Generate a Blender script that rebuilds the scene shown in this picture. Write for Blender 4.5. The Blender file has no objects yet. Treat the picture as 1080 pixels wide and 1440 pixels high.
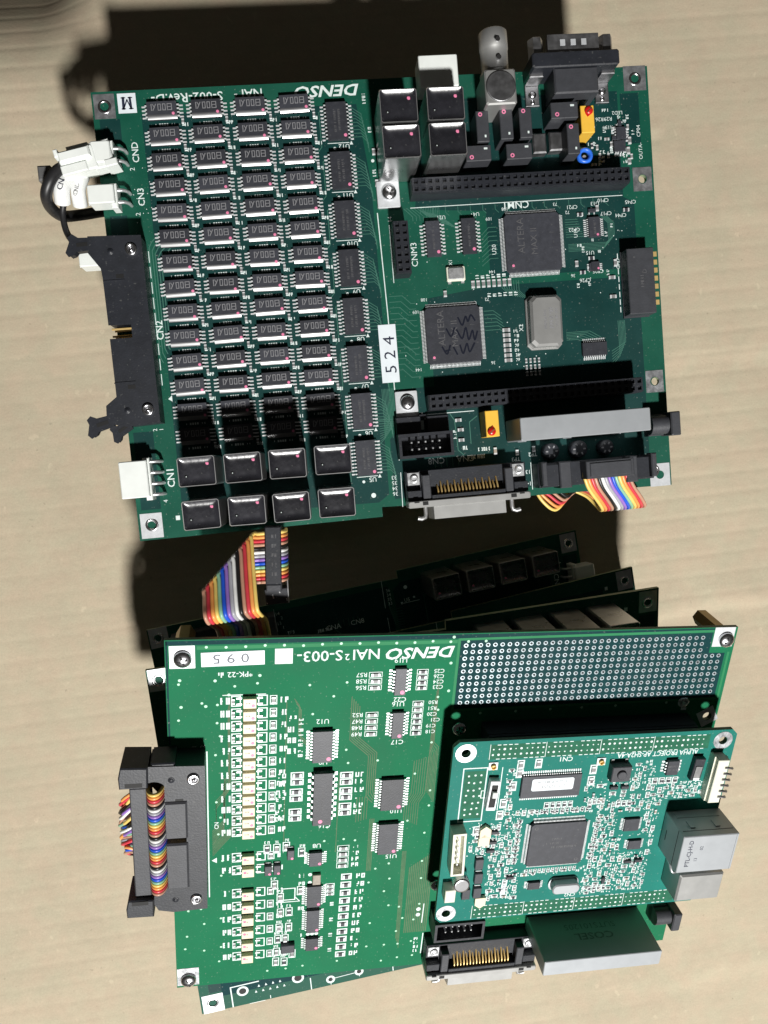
import bpy, bmesh, math, random
from mathutils import Matrix, Vector

# ------------------------------------------------------------------ camera, world, light, exposure
sc = bpy.context.scene
MM = 0.001
def mat4(R, t):
    return Matrix([[R[0][0], R[0][1], R[0][2], t[0] * MM], [R[1][0], R[1][1], R[1][2], t[1] * MM],
                   [R[2][0], R[2][1], R[2][2], t[2] * MM], [0, 0, 0, 1]])
cam_d = bpy.data.cameras.new('camera')
cam = bpy.data.objects.new('camera', cam_d)
sc.collection.objects.link(cam)
cam_d.sensor_fit = 'HORIZONTAL'
cam_d.sensor_width = 36.0
cam_d.lens = 36.0 * 1082 / 1080
cam_d.clip_start = 0.01
cam_d.clip_end = 20
cam.matrix_world = mat4([[0.993015, 0.090192, -0.076066], [-0.084949, 0.993955, 0.069552], [0.081879, -0.062605, 0.994674]],
                        (-32.202, -57.826, 363.514))
sc.camera = cam
world = bpy.data.worlds.new('World')
sc.world = world
world.use_nodes = True
world.node_tree.nodes['Background'].inputs[0].default_value = (1.0, 0.93, 0.82, 1)
world.node_tree.nodes['Background'].inputs[1].default_value = 0.024
ld = bpy.data.lights.new('work_lamp', 'AREA')
ld.shape = 'DISK'
ld.size = 0.12
ld.energy = 64.0
ld.color = (1.0, 0.985, 0.955)
lamp = bpy.data.objects.new('work_lamp', ld)
sc.collection.objects.link(lamp)
lamp.location = (0.09, -1.36, 1.60)
lamp.rotation_euler = (Vector((0.0, -0.06, 0.05)) - lamp.location).to_track_quat('-Z', 'Y').to_euler()
sc.view_settings.view_transform = 'Standard'
sc.view_settings.look = 'None'
sc.view_settings.exposure = 0.0
sc.view_settings.gamma = 1.0
sc.cycles.use_denoising = True
sc.cycles.max_bounces = 8

# ------------------------------------------------------------------ materials
MATS = {}
def pm(name, col, rough=0.5, metal=0.0, var=0.12, scale=300.0, bump=0.0, spec=0.5, rvar=0.0, bscale=None, aniso=None, orand=0.0, dust=0.0):
    m = bpy.data.materials.new(name)
    m.use_nodes = True
    nt = m.node_tree
    b = nt.nodes['Principled BSDF']
    b.inputs['Roughness'].default_value = rough
    b.inputs['Metallic'].default_value = metal
    b.inputs['Specular IOR Level'].default_value = spec
    tc = nt.nodes.new('ShaderNodeTexCoord')
    mp = nt.nodes.new('ShaderNodeMapping')
    nt.links.new(tc.outputs['Object'], mp.inputs[0])
    if aniso: mp.inputs['Scale'].default_value = aniso
    n = nt.nodes.new('ShaderNodeTexNoise')
    n.inputs['Scale'].default_value = scale
    n.inputs['Detail'].default_value = 5
    n.inputs['Roughness'].default_value = 0.6
    nt.links.new(mp.outputs[0], n.inputs['Vector'])
    r = nt.nodes.new('ShaderNodeMapRange')
    r.inputs['From Min'].default_value = 0.3
    r.inputs['From Max'].default_value = 0.7
    r.inputs['To Min'].default_value = 1 - var
    r.inputs['To Max'].default_value = 1 + var
    nt.links.new(n.outputs['Fac'], r.inputs['Value'])
    mx = nt.nodes.new('ShaderNodeVectorMath')
    mx.operation = 'SCALE'
    mx.inputs[0].default_value = col
    nt.links.new(r.outputs[0], mx.inputs['Scale'])
    col_out = mx.outputs[0]
    if orand:
        oi = nt.nodes.new('ShaderNodeObjectInfo')
        r3 = nt.nodes.new('ShaderNodeMapRange')
        r3.inputs['To Min'].default_value = 1 - orand
        r3.inputs['To Max'].default_value = 1 + orand
        nt.links.new(oi.outputs['Random'], r3.inputs['Value'])
        m3 = nt.nodes.new('ShaderNodeVectorMath'); m3.operation = 'SCALE'
        nt.links.new(col_out, m3.inputs[0]); nt.links.new(r3.outputs[0], m3.inputs['Scale'])
        col_out = m3.outputs[0]
    if dust:
        nd = nt.nodes.new('ShaderNodeTexNoise'); nd.inputs['Scale'].default_value = 1100; nd.inputs['Detail'].default_value = 2
        nt.links.new(mp.outputs[0], nd.inputs['Vector'])
        nb = nt.nodes.new('ShaderNodeTexNoise'); nb.inputs['Scale'].default_value = 28; nb.inputs['Detail'].default_value = 3
        nt.links.new(mp.outputs[0], nb.inputs['Vector'])
        rd = nt.nodes.new('ShaderNodeMapRange'); rd.inputs['From Min'].default_value = 0.66; rd.inputs['From Max'].default_value = 0.74; rd.inputs['To Max'].default_value = dust
        nt.links.new(nd.outputs['Fac'], rd.inputs['Value'])
        rb = nt.nodes.new('ShaderNodeMapRange'); rb.inputs['From Min'].default_value = 0.45; rb.inputs['From Max'].default_value = 0.75; rb.inputs['To Max'].default_value = dust * 0.07
        nt.links.new(nb.outputs['Fac'], rb.inputs['Value'])
        ad = nt.nodes.new('ShaderNodeMath'); ad.operation = 'ADD'
        nt.links.new(rd.outputs[0], ad.inputs[0]); nt.links.new(rb.outputs[0], ad.inputs[1])
        md = nt.nodes.new('ShaderNodeMix'); md.data_type = 'RGBA'
        nt.links.new(ad.outputs[0], md.inputs[0]); nt.links.new(col_out, md.inputs[6]); md.inputs[7].default_value = (0.42, 0.42, 0.38, 1)
        col_out = md.outputs[2]
    nt.links.new(col_out, b.inputs['Base Color'])
    if rvar:
        r2 = nt.nodes.new('ShaderNodeMapRange')
        r2.inputs['From Min'].default_value = 0.3
        r2.inputs['From Max'].default_value = 0.7
        r2.inputs['To Min'].default_value = max(0.02, rough - rvar)
        r2.inputs['To Max'].default_value = rough + rvar
        nt.links.new(n.outputs['Fac'], r2.inputs['Value'])
        nt.links.new(r2.outputs[0], b.inputs['Roughness'])
    if bump:
        n2 = nt.nodes.new('ShaderNodeTexNoise')
        n2.inputs['Scale'].default_value = bscale or scale * 4
        n2.inputs['Detail'].default_value = 4
        nt.links.new(mp.outputs[0], n2.inputs['Vector'])
        bp = nt.nodes.new('ShaderNodeBump')
        bp.inputs['Strength'].default_value = bump
        bp.inputs['Distance'].default_value = 0.0002
        nt.links.new(n2.outputs['Fac'], bp.inputs['Height'])
        nt.links.new(bp.outputs[0], b.inputs['Normal'])
    MATS[name] = m
    return m

def glossier(name, ior):
    MATS[name].node_tree.nodes['Principled BSDF'].inputs['IOR'].default_value = ior

pm('mask_upper', (0.006, 0.080, 0.050), 0.58, dust=0.28, spec=0.2, var=0.14, scale=60, bump=0.12, bscale=900, rvar=0.08)
pm('plane_upper', (0.004, 0.038, 0.035), 0.58, dust=0.28, spec=0.2, var=0.14, scale=60, bump=0.12, bscale=900, rvar=0.08)
pm('trace_upper', (0.05, 0.155, 0.115), 0.5, spec=0.35, var=0.1)
pm('mask_lower', (0.011, 0.150, 0.068), 0.65, dust=0.28, spec=0.09, var=0.12, scale=35, bump=0.12, bscale=900, rvar=0.08)
pm('plane_lower', (0.006, 0.042, 0.046), 0.65, dust=0.28, spec=0.09, var=0.1, scale=60, bump=0.1, bscale=900)
pm('rim_lower', (0.03, 0.215, 0.09), 0.6, spec=0.15, var=0.08, scale=60)
pm('trace_lower', (0.085, 0.150, 0.075), 0.6, spec=0.2, var=0.2)
pm('via', (0.42, 0.72, 0.52), 0.5, var=0.15, scale=900)
pm('mask_cpu', (0.012, 0.170, 0.135), 0.6, dust=0.34, spec=0.14, var=0.1, scale=60, bump=0.1, bscale=900)
pm('plane_cpu', (0.02, 0.125, 0.07), 0.6, spec=0.15, var=0.2, scale=400)
pm('mask_old', (0.006, 0.055, 0.034), 0.45, var=0.2, scale=60)
pm('plane_old', (0.006, 0.04, 0.036), 0.45, var=0.2, scale=60)
pm('laminate', (0.30, 0.36, 0.22), 0.6, var=0.2, scale=500)
pm('laminate_dark', (0.10, 0.16, 0.10), 0.6, var=0.25, scale=500)
pm('silk', (0.70, 0.79, 0.77), 0.6, var=0.12, scale=900)
pm('sticker', (0.74, 0.80, 0.84), 0.5, var=0.05, scale=200)
pm('ink', (0.02, 0.025, 0.05), 0.5)
pm('marker', (0.006, 0.008, 0.018), 0.4)
pm('ring_tin', (0.40, 0.47, 0.50), 0.4, 0.3, var=0.35, scale=350)
pm('ink_grey', (0.21, 0.21, 0.22), 0.6, var=0.3, scale=900)
pm('ink_faint', (0.085, 0.085, 0.09), 0.6, var=0.4, scale=900)
pm('tin', (0.68, 0.69, 0.70), 0.36, 0.7, var=0.14, scale=500, bump=0.25, rvar=0.1)
pm('solder', (0.80, 0.82, 0.83), 0.38, 0.35, var=0.15, scale=700, bump=0.2)
pm('pad_metal', (0.50, 0.51, 0.53), 0.42, 0.85, var=0.22, scale=260, bump=0.3, rvar=0.12)
pm('pad_bright', (0.62, 0.64, 0.66), 0.5, 0.35, var=0.12, scale=260, bump=0.2)
pm('chrome', (0.72, 0.72, 0.74), 0.27, 1.0, var=0.08, scale=400)
pm('can_metal', (0.52, 0.52, 0.52), 0.30, 0.95, var=0.1, scale=120, rvar=0.04, bump=0.08, bscale=300)
pm('rim_metal', (0.55, 0.55, 0.55), 0.4, 0.8, var=0.12, scale=300)
pm('box_metal', (0.40, 0.42, 0.44), 0.48, 0.4, var=0.035, scale=150, rvar=0.02, bump=0.04, bscale=500)
pm('shell_metal', (0.40, 0.40, 0.39), 0.45, 0.6, var=0.05, scale=150, rvar=0.02, bump=0.06, bscale=500)
pm('dull_metal', (0.34, 0.34, 0.35), 0.42, 0.95, var=0.16, scale=200, rvar=0.1, bump=0.15)
pm('gold', (0.78, 0.55, 0.22), 0.35, 0.45, var=0.1)
pm('brass', (0.32, 0.23, 0.10), 0.42, 0.8, var=0.15, scale=200)
pm('black_plastic', (0.018, 0.020, 0.026), 0.46, dust=0.12, var=0.2, scale=250, bump=0.22, bscale=1600)
pm('grey_plastic', (0.045, 0.047, 0.054), 0.5, var=0.15, scale=250, bump=0.25, bscale=1600)
pm('epoxy', (0.037, 0.039, 0.048), 0.48, spec=0.45, orand=0.25, dust=0.08, var=0.18, scale=500, bump=0.2, bscale=2500)
pm('epoxy_edge', (0.06, 0.06, 0.065), 0.29, var=0.1, spec=1.0)
pm('resin', (0.018, 0.018, 0.023), 0.27, spec=0.8, orand=0.3, dust=0.10, var=0.3, scale=250, bump=0.12, bscale=1200, rvar=0.08)
glossier('epoxy_edge', 1.85); glossier('resin', 1.7)
pm('white_nylon', (0.80, 0.83, 0.80), 0.4, var=0.05, scale=120)
pm('cream', (0.82, 0.72, 0.52), 0.45, var=0.06, scale=300)
pm('ivory', (0.74, 0.74, 0.62), 0.45, var=0.06, scale=300)
pm('pink', (0.78, 0.22, 0.38), 0.5, var=0.2, scale=900)
pm('yellow_trim', (0.85, 0.50, 0.06), 0.42, var=0.05)
pm('red_paint', (0.55, 0.012, 0.012), 0.3, var=0.15, scale=500)
pm('blue_plastic', (0.03, 0.16, 0.72), 0.35, var=0.15, scale=600)
pm('ceramic', (0.30, 0.26, 0.21), 0.5, var=0.25, scale=600)
pm('ceramic_grey', (0.22, 0.22, 0.22), 0.5, var=0.25, scale=600)
pm('dark_hole', (0.006, 0.006, 0.006), 0.7)
pm('cable_black', (0.016, 0.016, 0.017), 0.42, var=0.2, scale=300)
pm('cable_grey', (0.10, 0.10, 0.10), 0.45, var=0.2, scale=300)
pm('tag_white', (0.78, 0.79, 0.78), 0.5, var=0.06)
WC = {'brown': (0.50, 0.27, 0.18), 'red': (0.60, 0.05, 0.07), 'orange': (0.80, 0.33, 0.09), 'yellow': (0.80, 0.58, 0.16),
      'green': (0.25, 0.48, 0.32), 'blue': (0.02, 0.10, 0.62), 'violet': (0.30, 0.16, 0.52), 'grey': (0.38, 0.38, 0.42),
      'white': (0.82, 0.82, 0.80), 'black': (0.015, 0.014, 0.014)}
for k, v in WC.items():
    pm('wire_' + k, v, 0.36, var=0.12, scale=160, bump=0.05, bscale=400)

# kraft cardboard: flutes seen as faint ridges, fibres, soft stains
def cardboard():
    m = bpy.data.materials.new('cardboard')
    m.use_nodes = True
    nt = m.node_tree
    N = nt.nodes.new
    Lk = nt.links.new
    b = nt.nodes['Principled BSDF']
    b.inputs['Roughness'].default_value = 0.75
    b.inputs['Specular IOR Level'].default_value = 0.25
    tc = N('ShaderNodeTexCoord')
    mp = N('ShaderNodeMapping'); mp.inputs['Rotation'].default_value = (0, 0, math.radians(-1.5))
    Lk(tc.outputs['Object'], mp.inputs[0])
    def noise(scale, detail=5, sc3=(1, 1, 1)):
        q = N('ShaderNodeMapping'); q.inputs['Scale'].default_value = sc3
        Lk(mp.outputs[0], q.inputs[0])
        n = N('ShaderNodeTexNoise'); n.inputs['Scale'].default_value = scale; n.inputs['Detail'].default_value = detail
        Lk(q.outputs[0], n.inputs['Vector'])
        return n.outputs['Fac']
    def ramp(f, lo, hi, a, z):
        r = N('ShaderNodeMapRange'); r.inputs['From Min'].default_value = lo; r.inputs['From Max'].default_value = hi
        r.inputs['To Min'].default_value = a; r.inputs['To Max'].default_value = z
        Lk(f, r.inputs['Value'])
        return r.outputs[0]
    def mul(a, b2):
        x = N('ShaderNodeMath'); x.operation = 'MULTIPLY'; Lk(a, x.inputs[0])
        if isinstance(b2, float): x.inputs[1].default_value = b2
        else: Lk(b2, x.inputs[1])
        return x.outputs[0]
    def add(a, b2):
        x = N('ShaderNodeMath'); x.operation = 'ADD'; Lk(a, x.inputs[0]); Lk(b2, x.inputs[1])
        return x.outputs[0]
    big = ramp(noise(9, 6), 0.3, 0.7, 0.95, 1.05)
    mid = ramp(noise(45, 6), 0.3, 0.7, 0.96, 1.04)
    fib = mul(ramp(noise(220, 6, (0.8, 1, 1)), 0.3, 0.7, 0.975, 1.025), mul(ramp(noise(1300, 4), 0.3, 0.7, 0.95, 1.05), ramp(noise(520, 3, (0.5, 1, 1)), 0.3, 0.7, 0.98, 1.02)))
    spk = mul(ramp(noise(420, 2), 0.70, 0.78, 1.0, 0.80), ramp(noise(170, 2, (1, 0.7, 1)), 0.69, 0.73, 1.0, 1.12))
    f = mul(mul(mul(big, mid), fib), spk)
    v = N('ShaderNodeVectorMath'); v.operation = 'SCALE'
    v.inputs[0].default_value = (0.472, 0.404, 0.298)
    Lk(f, v.inputs['Scale'])
    hue = N('ShaderNodeMix'); hue.data_type = 'RGBA'
    Lk(ramp(noise(85, 4), 0.35, 0.65, 0.0, 1.0), hue.inputs[0])
    hue.inputs[6].default_value = (1.025, 0.985, 0.97, 1); hue.inputs[7].default_value = (0.975, 1.01, 0.985, 1)
    vm = N('ShaderNodeVectorMath'); vm.operation = 'MULTIPLY'
    Lk(v.outputs[0], vm.inputs[0]); Lk(hue.outputs[2], vm.inputs[1])
    Lk(vm.outputs[0], b.inputs['Base Color'])
    w = N('ShaderNodeTexWave'); w.wave_type = 'BANDS'; w.bands_direction = 'Y'
    w.inputs['Scale'].default_value = 6.2832 / 0.0098 / 20.0
    w.inputs['Distortion'].default_value = 0.15
    w.inputs['Detail'].default_value = 2
    w.inputs['Detail Scale'].default_value = 0.6
    Lk(mp.outputs[0], w.inputs['Vector'])
    msk = ramp(noise(5, 3), 0.38, 0.62, 0.1, 0.8)
    pw = N('ShaderNodeMath'); pw.operation = 'POWER'; Lk(w.outputs['Fac'], pw.inputs[0]); pw.inputs[1].default_value = 4.0
    h = add(mul(mul(pw.outputs[0], msk), -0.34), add(mul(noise(140, 5), 0.07), mul(noise(700, 5), 0.10)))
    bp = N('ShaderNodeBump'); bp.inputs['Strength'].default_value = 0.5; bp.inputs['Distance'].default_value = 0.0012
    Lk(h, bp.inputs['Height'])
    Lk(bp.outputs[0], b.inputs['Normal'])
    MATS['cardboard'] = m
cardboard()

# ------------------------------------------------------------------ mesh helpers (all lengths in millimetres)
class MB:
    def __init__(s):
        s.v = []; s.f = []; s.m = []; s.s = []; s.M = Matrix()
    def add(s, vs, fs, mi=0, sm=False):
        o = len(s.v)
        M = s.M
        for p in vs: s.v.append(tuple(M @ Vector(p)))
        for f in fs:
            s.f.append(tuple(i + o for i in f)); s.m.append(mi); s.s.append(sm)
    def rings(s, rings, mi=0, cap0=True, cap1=True, sm=False, capmi=None):
        n = len(rings[0])
        vs = [p for r in rings for p in r]
        fs = []
        for k in range(len(rings) - 1):
            a = k * n; b = a + n
            for i in range(n):
                j = (i + 1) % n
                fs.append((a + i, a + j, b + j, b + i))
        s.add(vs, fs, mi, sm)
        cm = mi if capmi is None else capmi
        if cap0: s.add(rings[0], [tuple(range(n - 1, -1, -1))], mi)
        if cap1: s.add(rings[-1], [tuple(range(n))], cm)
    def box(s, x0, y0, z0, x1, y1, z1, mi=0, c=0.0, cv=0.0, cb=0.0, capmi=None):
        def ring(i, z):
            a, b, d, e = x0 + i, y0 + i, x1 - i, y1 - i
            if cv:
                return [(a + cv, b, z), (d - cv, b, z), (d, b + cv, z), (d, e - cv, z), (d - cv, e, z), (a + cv, e, z), (a, e - cv, z), (a, b + cv, z)]
            return [(a, b, z), (d, b, z), (d, e, z), (a, e, z)]
        R = []
        if cb: R.append(ring(cb, z0)); R.append(ring(0, z0 + cb))
        else: R.append(ring(0, z0))
        if c: R.append(ring(0, z1 - c)); R.append(ring(c, z1))
        else: R.append(ring(0, z1))
        s.rings(R, mi, capmi=capmi)
    def rbox(s, cx, cy, z0, w, h, z1, ang, mi=0, c=0.0, cv=0.0):
        old = s.M
        s.M = old @ Matrix.Translation((cx, cy, 0)) @ Matrix.Rotation(math.radians(ang), 4, 'Z')
        s.box(-w / 2, -h / 2, z0, w / 2, h / 2, z1, mi, c, cv)
        s.M = old
    def prism(s, poly, z0, z1, mi=0, c=0.0):
        if not c:
            s.rings([[(x, y, z0) for x, y in poly], [(x, y, z1) for x, y in poly]], mi)
            return
        cx = sum(p[0] for p in poly) / len(poly); cy = sum(p[1] for p in poly) / len(poly)
        ins = []
        n = len(poly)
        for i in range(n):
            a = Vector(poly[i - 1]); b = Vector(poly[i]); d = Vector(poly[(i + 1) % n])
            e1 = (b - a).normalized(); e2 = (d - b).normalized()
            n1 = Vector((-e1.y, e1.x)); n2 = Vector((-e2.y, e2.x))
            bis = n1 + n2
            q = bis / max(0.3, bis.dot(n1)) if bis.length > 1e-6 else n1
            ins.append((b.x + q.x * c, b.y + q.y * c))
        s.rings([[(x, y, z0) for x, y in poly], [(x, y, z1 - c) for x, y in poly], [(x, y, z1) for x, y in ins]], mi)
    def rect(s, x0, y0, x1, y1, z, mi=0):
        s.add([(x0, y0, z), (x1, y0, z), (x1, y1, z), (x0, y1, z)], [(0, 1, 2, 3)], mi)
    def poly(s, pts, z, mi=0):
        s.add([(x, y, z) for x, y in pts], [tuple(range(len(pts)))], mi)
    def frame(s, x0, y0, x1, y1, t, z, mi=0):
        s.rect(x0, y0, x1, y0 + t, z, mi); s.rect(x0, y1 - t, x1, y1, z, mi)
        s.rect(x0, y0 + t, x0 + t, y1 - t, z, mi); s.rect(x1 - t, y0 + t, x1, y1 - t, z, mi)
    def line(s, pts, w, z, mi=0):
        for (x0, y0), (x1, y1) in zip(pts, pts[1:]):
            dx, dy = x1 - x0, y1 - y0
            l = math.hypot(dx, dy)
            if l < 1e-6: continue
            nx, ny = -dy / l * w / 2, dx / l * w / 2
            ex, ey = dx / l * w * 0.3, dy / l * w * 0.3
            s.add([(x0 + nx - ex, y0 + ny - ey, z), (x0 - nx - ex, y0 - ny - ey, z), (x1 - nx + ex, y1 - ny + ey, z), (x1 + nx + ex, y1 + ny + ey, z)], [(0, 1, 2, 3)], mi)
            z += 0.0004
    def disc(s, x, y, r, z, mi=0, n=10):
        s.poly([(x + r * math.cos(2 * math.pi * i / n), y + r * math.sin(2 * math.pi * i / n)) for i in range(n)], z, mi)
    def ring2(s, x, y, r0, r1, z, mi=0, n=12):
        for i in range(n):
            a = 2 * math.pi * i / n; b = 2 * math.pi * (i + 1) / n
            s.add([(x + r0 * math.cos(a), y + r0 * math.sin(a), z), (x + r1 * math.cos(a), y + r1 * math.sin(a), z),
                   (x + r1 * math.cos(b), y + r1 * math.sin(b), z), (x + r0 * math.cos(b), y + r0 * math.sin(b), z)], [(0, 1, 2, 3)], mi)
    def lathe(s, prof, n=20, mi=0, sm=True, cap0=True, cap1=True, capmi=None):
        s.rings([[(r * math.cos(2 * math.pi * i / n), r * math.sin(2 * math.pi * i / n), z) for i in range(n)] for r, z in prof], mi, cap0, cap1, sm, capmi)
    def cyl(s, p0, p1, r, n=12, mi=0, sm=True, r1=None, capmi=None):
        p0 = Vector(p0); p1 = Vector(p1)
        d = p1 - p0
        q = d.to_track_quat('Z', 'Y').to_matrix().to_4x4()
        old = s.M
        s.M = old @ Matrix.Translation(p0) @ q
        s.lathe([(r, 0), (r if r1 is None else r1, d.length)], n, mi, sm, capmi=capmi)
        s.M = old
    def tube(s, path, r, n=8, mi=0):
        P = [Vector(p) for p in path]
        t = [(P[min(i + 1, len(P) - 1)] - P[max(i - 1, 0)]).normalized() for i in range(len(P))]
        up = Vector((0, 0, 1)) if abs(t[0].z) < 0.9 else Vector((1, 0, 0))
        u = t[0].cross(up).normalized()
        R = []
        for i, p in enumerate(P):
            if i:
                ax = t[i - 1].cross(t[i])
                if ax.length > 1e-7:
                    u = Matrix.Rotation(t[i - 1].angle(t[i]), 3, ax.normalized()) @ u
            w = t[i].cross(u)
            rr = r[i] if isinstance(r, (list, tuple)) else r
            R.append([tuple(p + (u * math.cos(2 * math.pi * k / n) + w * math.sin(2 * math.pi * k / n)) * rr) for k in range(n)])
        s.rings(R, mi, sm=True)
    def text(s, txt, x, y, size, ang, z, mi=0, bold=0.0, shear=0.0, wide=1.0, anchor='C'):
        vs, fs, w, h = glyphs(txt, bold, shear)
        a = math.radians(ang)
        k = size / 0.72
        ox = {'C': w / 2, 'L': 0, 'R': w}[anchor]
        out = []
        for px, py in vs:
            qx = (px - ox) * k * wide; qy = (py - 0.36) * k
            out.append((x + qx * math.cos(a) - qy * math.sin(a), y + qx * math.sin(a) + qy * math.cos(a), z))
        s.add(out, fs, mi)
    def mesh(s, name, mats):
        me = bpy.data.meshes.new(name)
        me.from_pydata([(a * MM, b * MM, c * MM) for a, b, c in s.v], [], s.f)
        for k in mats: me.materials.append(MATS[k])
        me.polygons.foreach_set('material_index', s.m)
        me.polygons.foreach_set('use_smooth', s.s)
        me.update()
        return me

GL = {}
def glyphs(txt, bold, shear):
    key = (txt, bold, shear)
    if key not in GL:
        c = bpy.data.curves.new('t', 'FONT')
        c.body = txt; c.resolution_u = 2; c.offset = bold; c.shear = shear; c.size = 1.0
        o = bpy.data.objects.new('t', c)
        me = o.to_mesh()
        vs = [(v.co.x, v.co.y) for v in me.vertices]
        fs = [tuple(p.vertices) for p in me.polygons]
        xs = [v[0] for v in vs] or [0]
        ys = [v[1] for v in vs] or [0]
        x0 = min(xs)
        vs = [(a - x0, b) for a, b in vs]
        GL[key] = (vs, fs, max(xs) - x0, max(ys))
        o.to_mesh_clear()
        bpy.data.objects.remove(o)
        bpy.data.curves.remove(c)
    return GL[key]

C = sc.collection.objects
def obj(name, me, parent=None, loc=(0, 0, 0), rz=0.0, stuff=False, label=None):
    o = bpy.data.objects.new(name, me)
    C.link(o)
    o.location = (loc[0] * MM, loc[1] * MM, loc[2] * MM)
    o.rotation_euler = (0, 0, math.radians(rz))
    if parent: o.parent = parent
    if stuff: o['kind'] = 'stuff'
    if label: o['label'] = label
    return o
def thing(name, M, label, cat, group=None, scale=1.0):
    o = bpy.data.objects.new(name, None)
    C.link(o)
    o.empty_display_size = 0.01
    o.matrix_world = M @ Matrix.Scale(scale, 4)
    o['label'] = label; o['category'] = cat
    if group: o['group'] = group
    return o
RND = random.Random(7)
def scribble(mb, x, y, w, h, z, mi=0, n=None, vertical=False, rnd=RND):
    """marks the size of print too small to read in the photograph"""
    n = n or max(2, int(w / (h * 0.75)))
    st = w / n
    t = h * 0.22
    for i in range(n):
        a = -w / 2 + i * st; b = a + st * 0.72
        segs = []
        if rnd.random() < 0.8: segs.append((a, -h / 2, a + t, h / 2))
        if rnd.random() < 0.6: segs.append((b - t, -h / 2 + rnd.choice((0, h * 0.4)), b, h / 2))
        for lv in (-h / 2, -t / 2, h / 2 - t):
            if rnd.random() < 0.55: segs.append((a + t, lv, b - t, lv + t))
        for q in segs:
            if vertical: mb.rect(x - q[3], y + q[0], x - q[1], y + q[2], z, mi)
            else: mb.rect(x + q[0], y + q[1], x + q[2], y + q[3], z, mi)
def plate(outline, holes, t, z1=0.0, mats=('mask_upper', 'laminate')):
    bm = bmesh.new()
    loops = []
    for lp in [outline] + [[(hx + hr * math.cos(2 * math.pi * i / 14), hy + hr * math.sin(2 * math.pi * i / 14)) for i in range(14)] for hx, hy, hr in holes]:
        vs = [bm.verts.new((x * MM, y * MM, z1 * MM)) for x, y in lp]
        for i in range(len(vs)): bm.edges.new((vs[i], vs[(i + 1) % len(vs)]))
        loops.append(vs)
    r = bmesh.ops.triangle_fill(bm, use_beauty=True, edges=bm.edges[:], normal=(0, 0, 1))
    top = [f for f in bm.faces]
    for f in top:
        f.normal_update()
        if f.normal.z < 0: f.normal_flip()
    low = {v: bm.verts.new(v.co - Vector((0, 0, t * MM))) for lp in loops for v in lp}
    for f in top:
        bm.faces.new([low[v] for v in reversed(f.verts)])
    for k, lp in enumerate(loops):
        for i in range(len(lp)):
            a, b = lp[i], lp[(i + 1) % len(lp)]
            q = (a, low[a], low[b], b) if k == 0 else (a, b, low[b], low[a])
            fc = bm.faces.new(q)
            fc.material_index = 1
    bmesh.ops.recalc_face_normals(bm, faces=bm.faces[:])
    me = bpy.data.meshes.new('substrate')
    bm.to_mesh(me); bm.free()
    for k in mats: me.materials.append(MATS[k])
    return me
CACHE = {}
def cached(fn):
    def g(*a):
        k = (fn.__name__,) + a
        if k not in CACHE: CACHE[k] = fn(*a)
        return CACHE[k]
    return g
def V3(*a): return a

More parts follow.
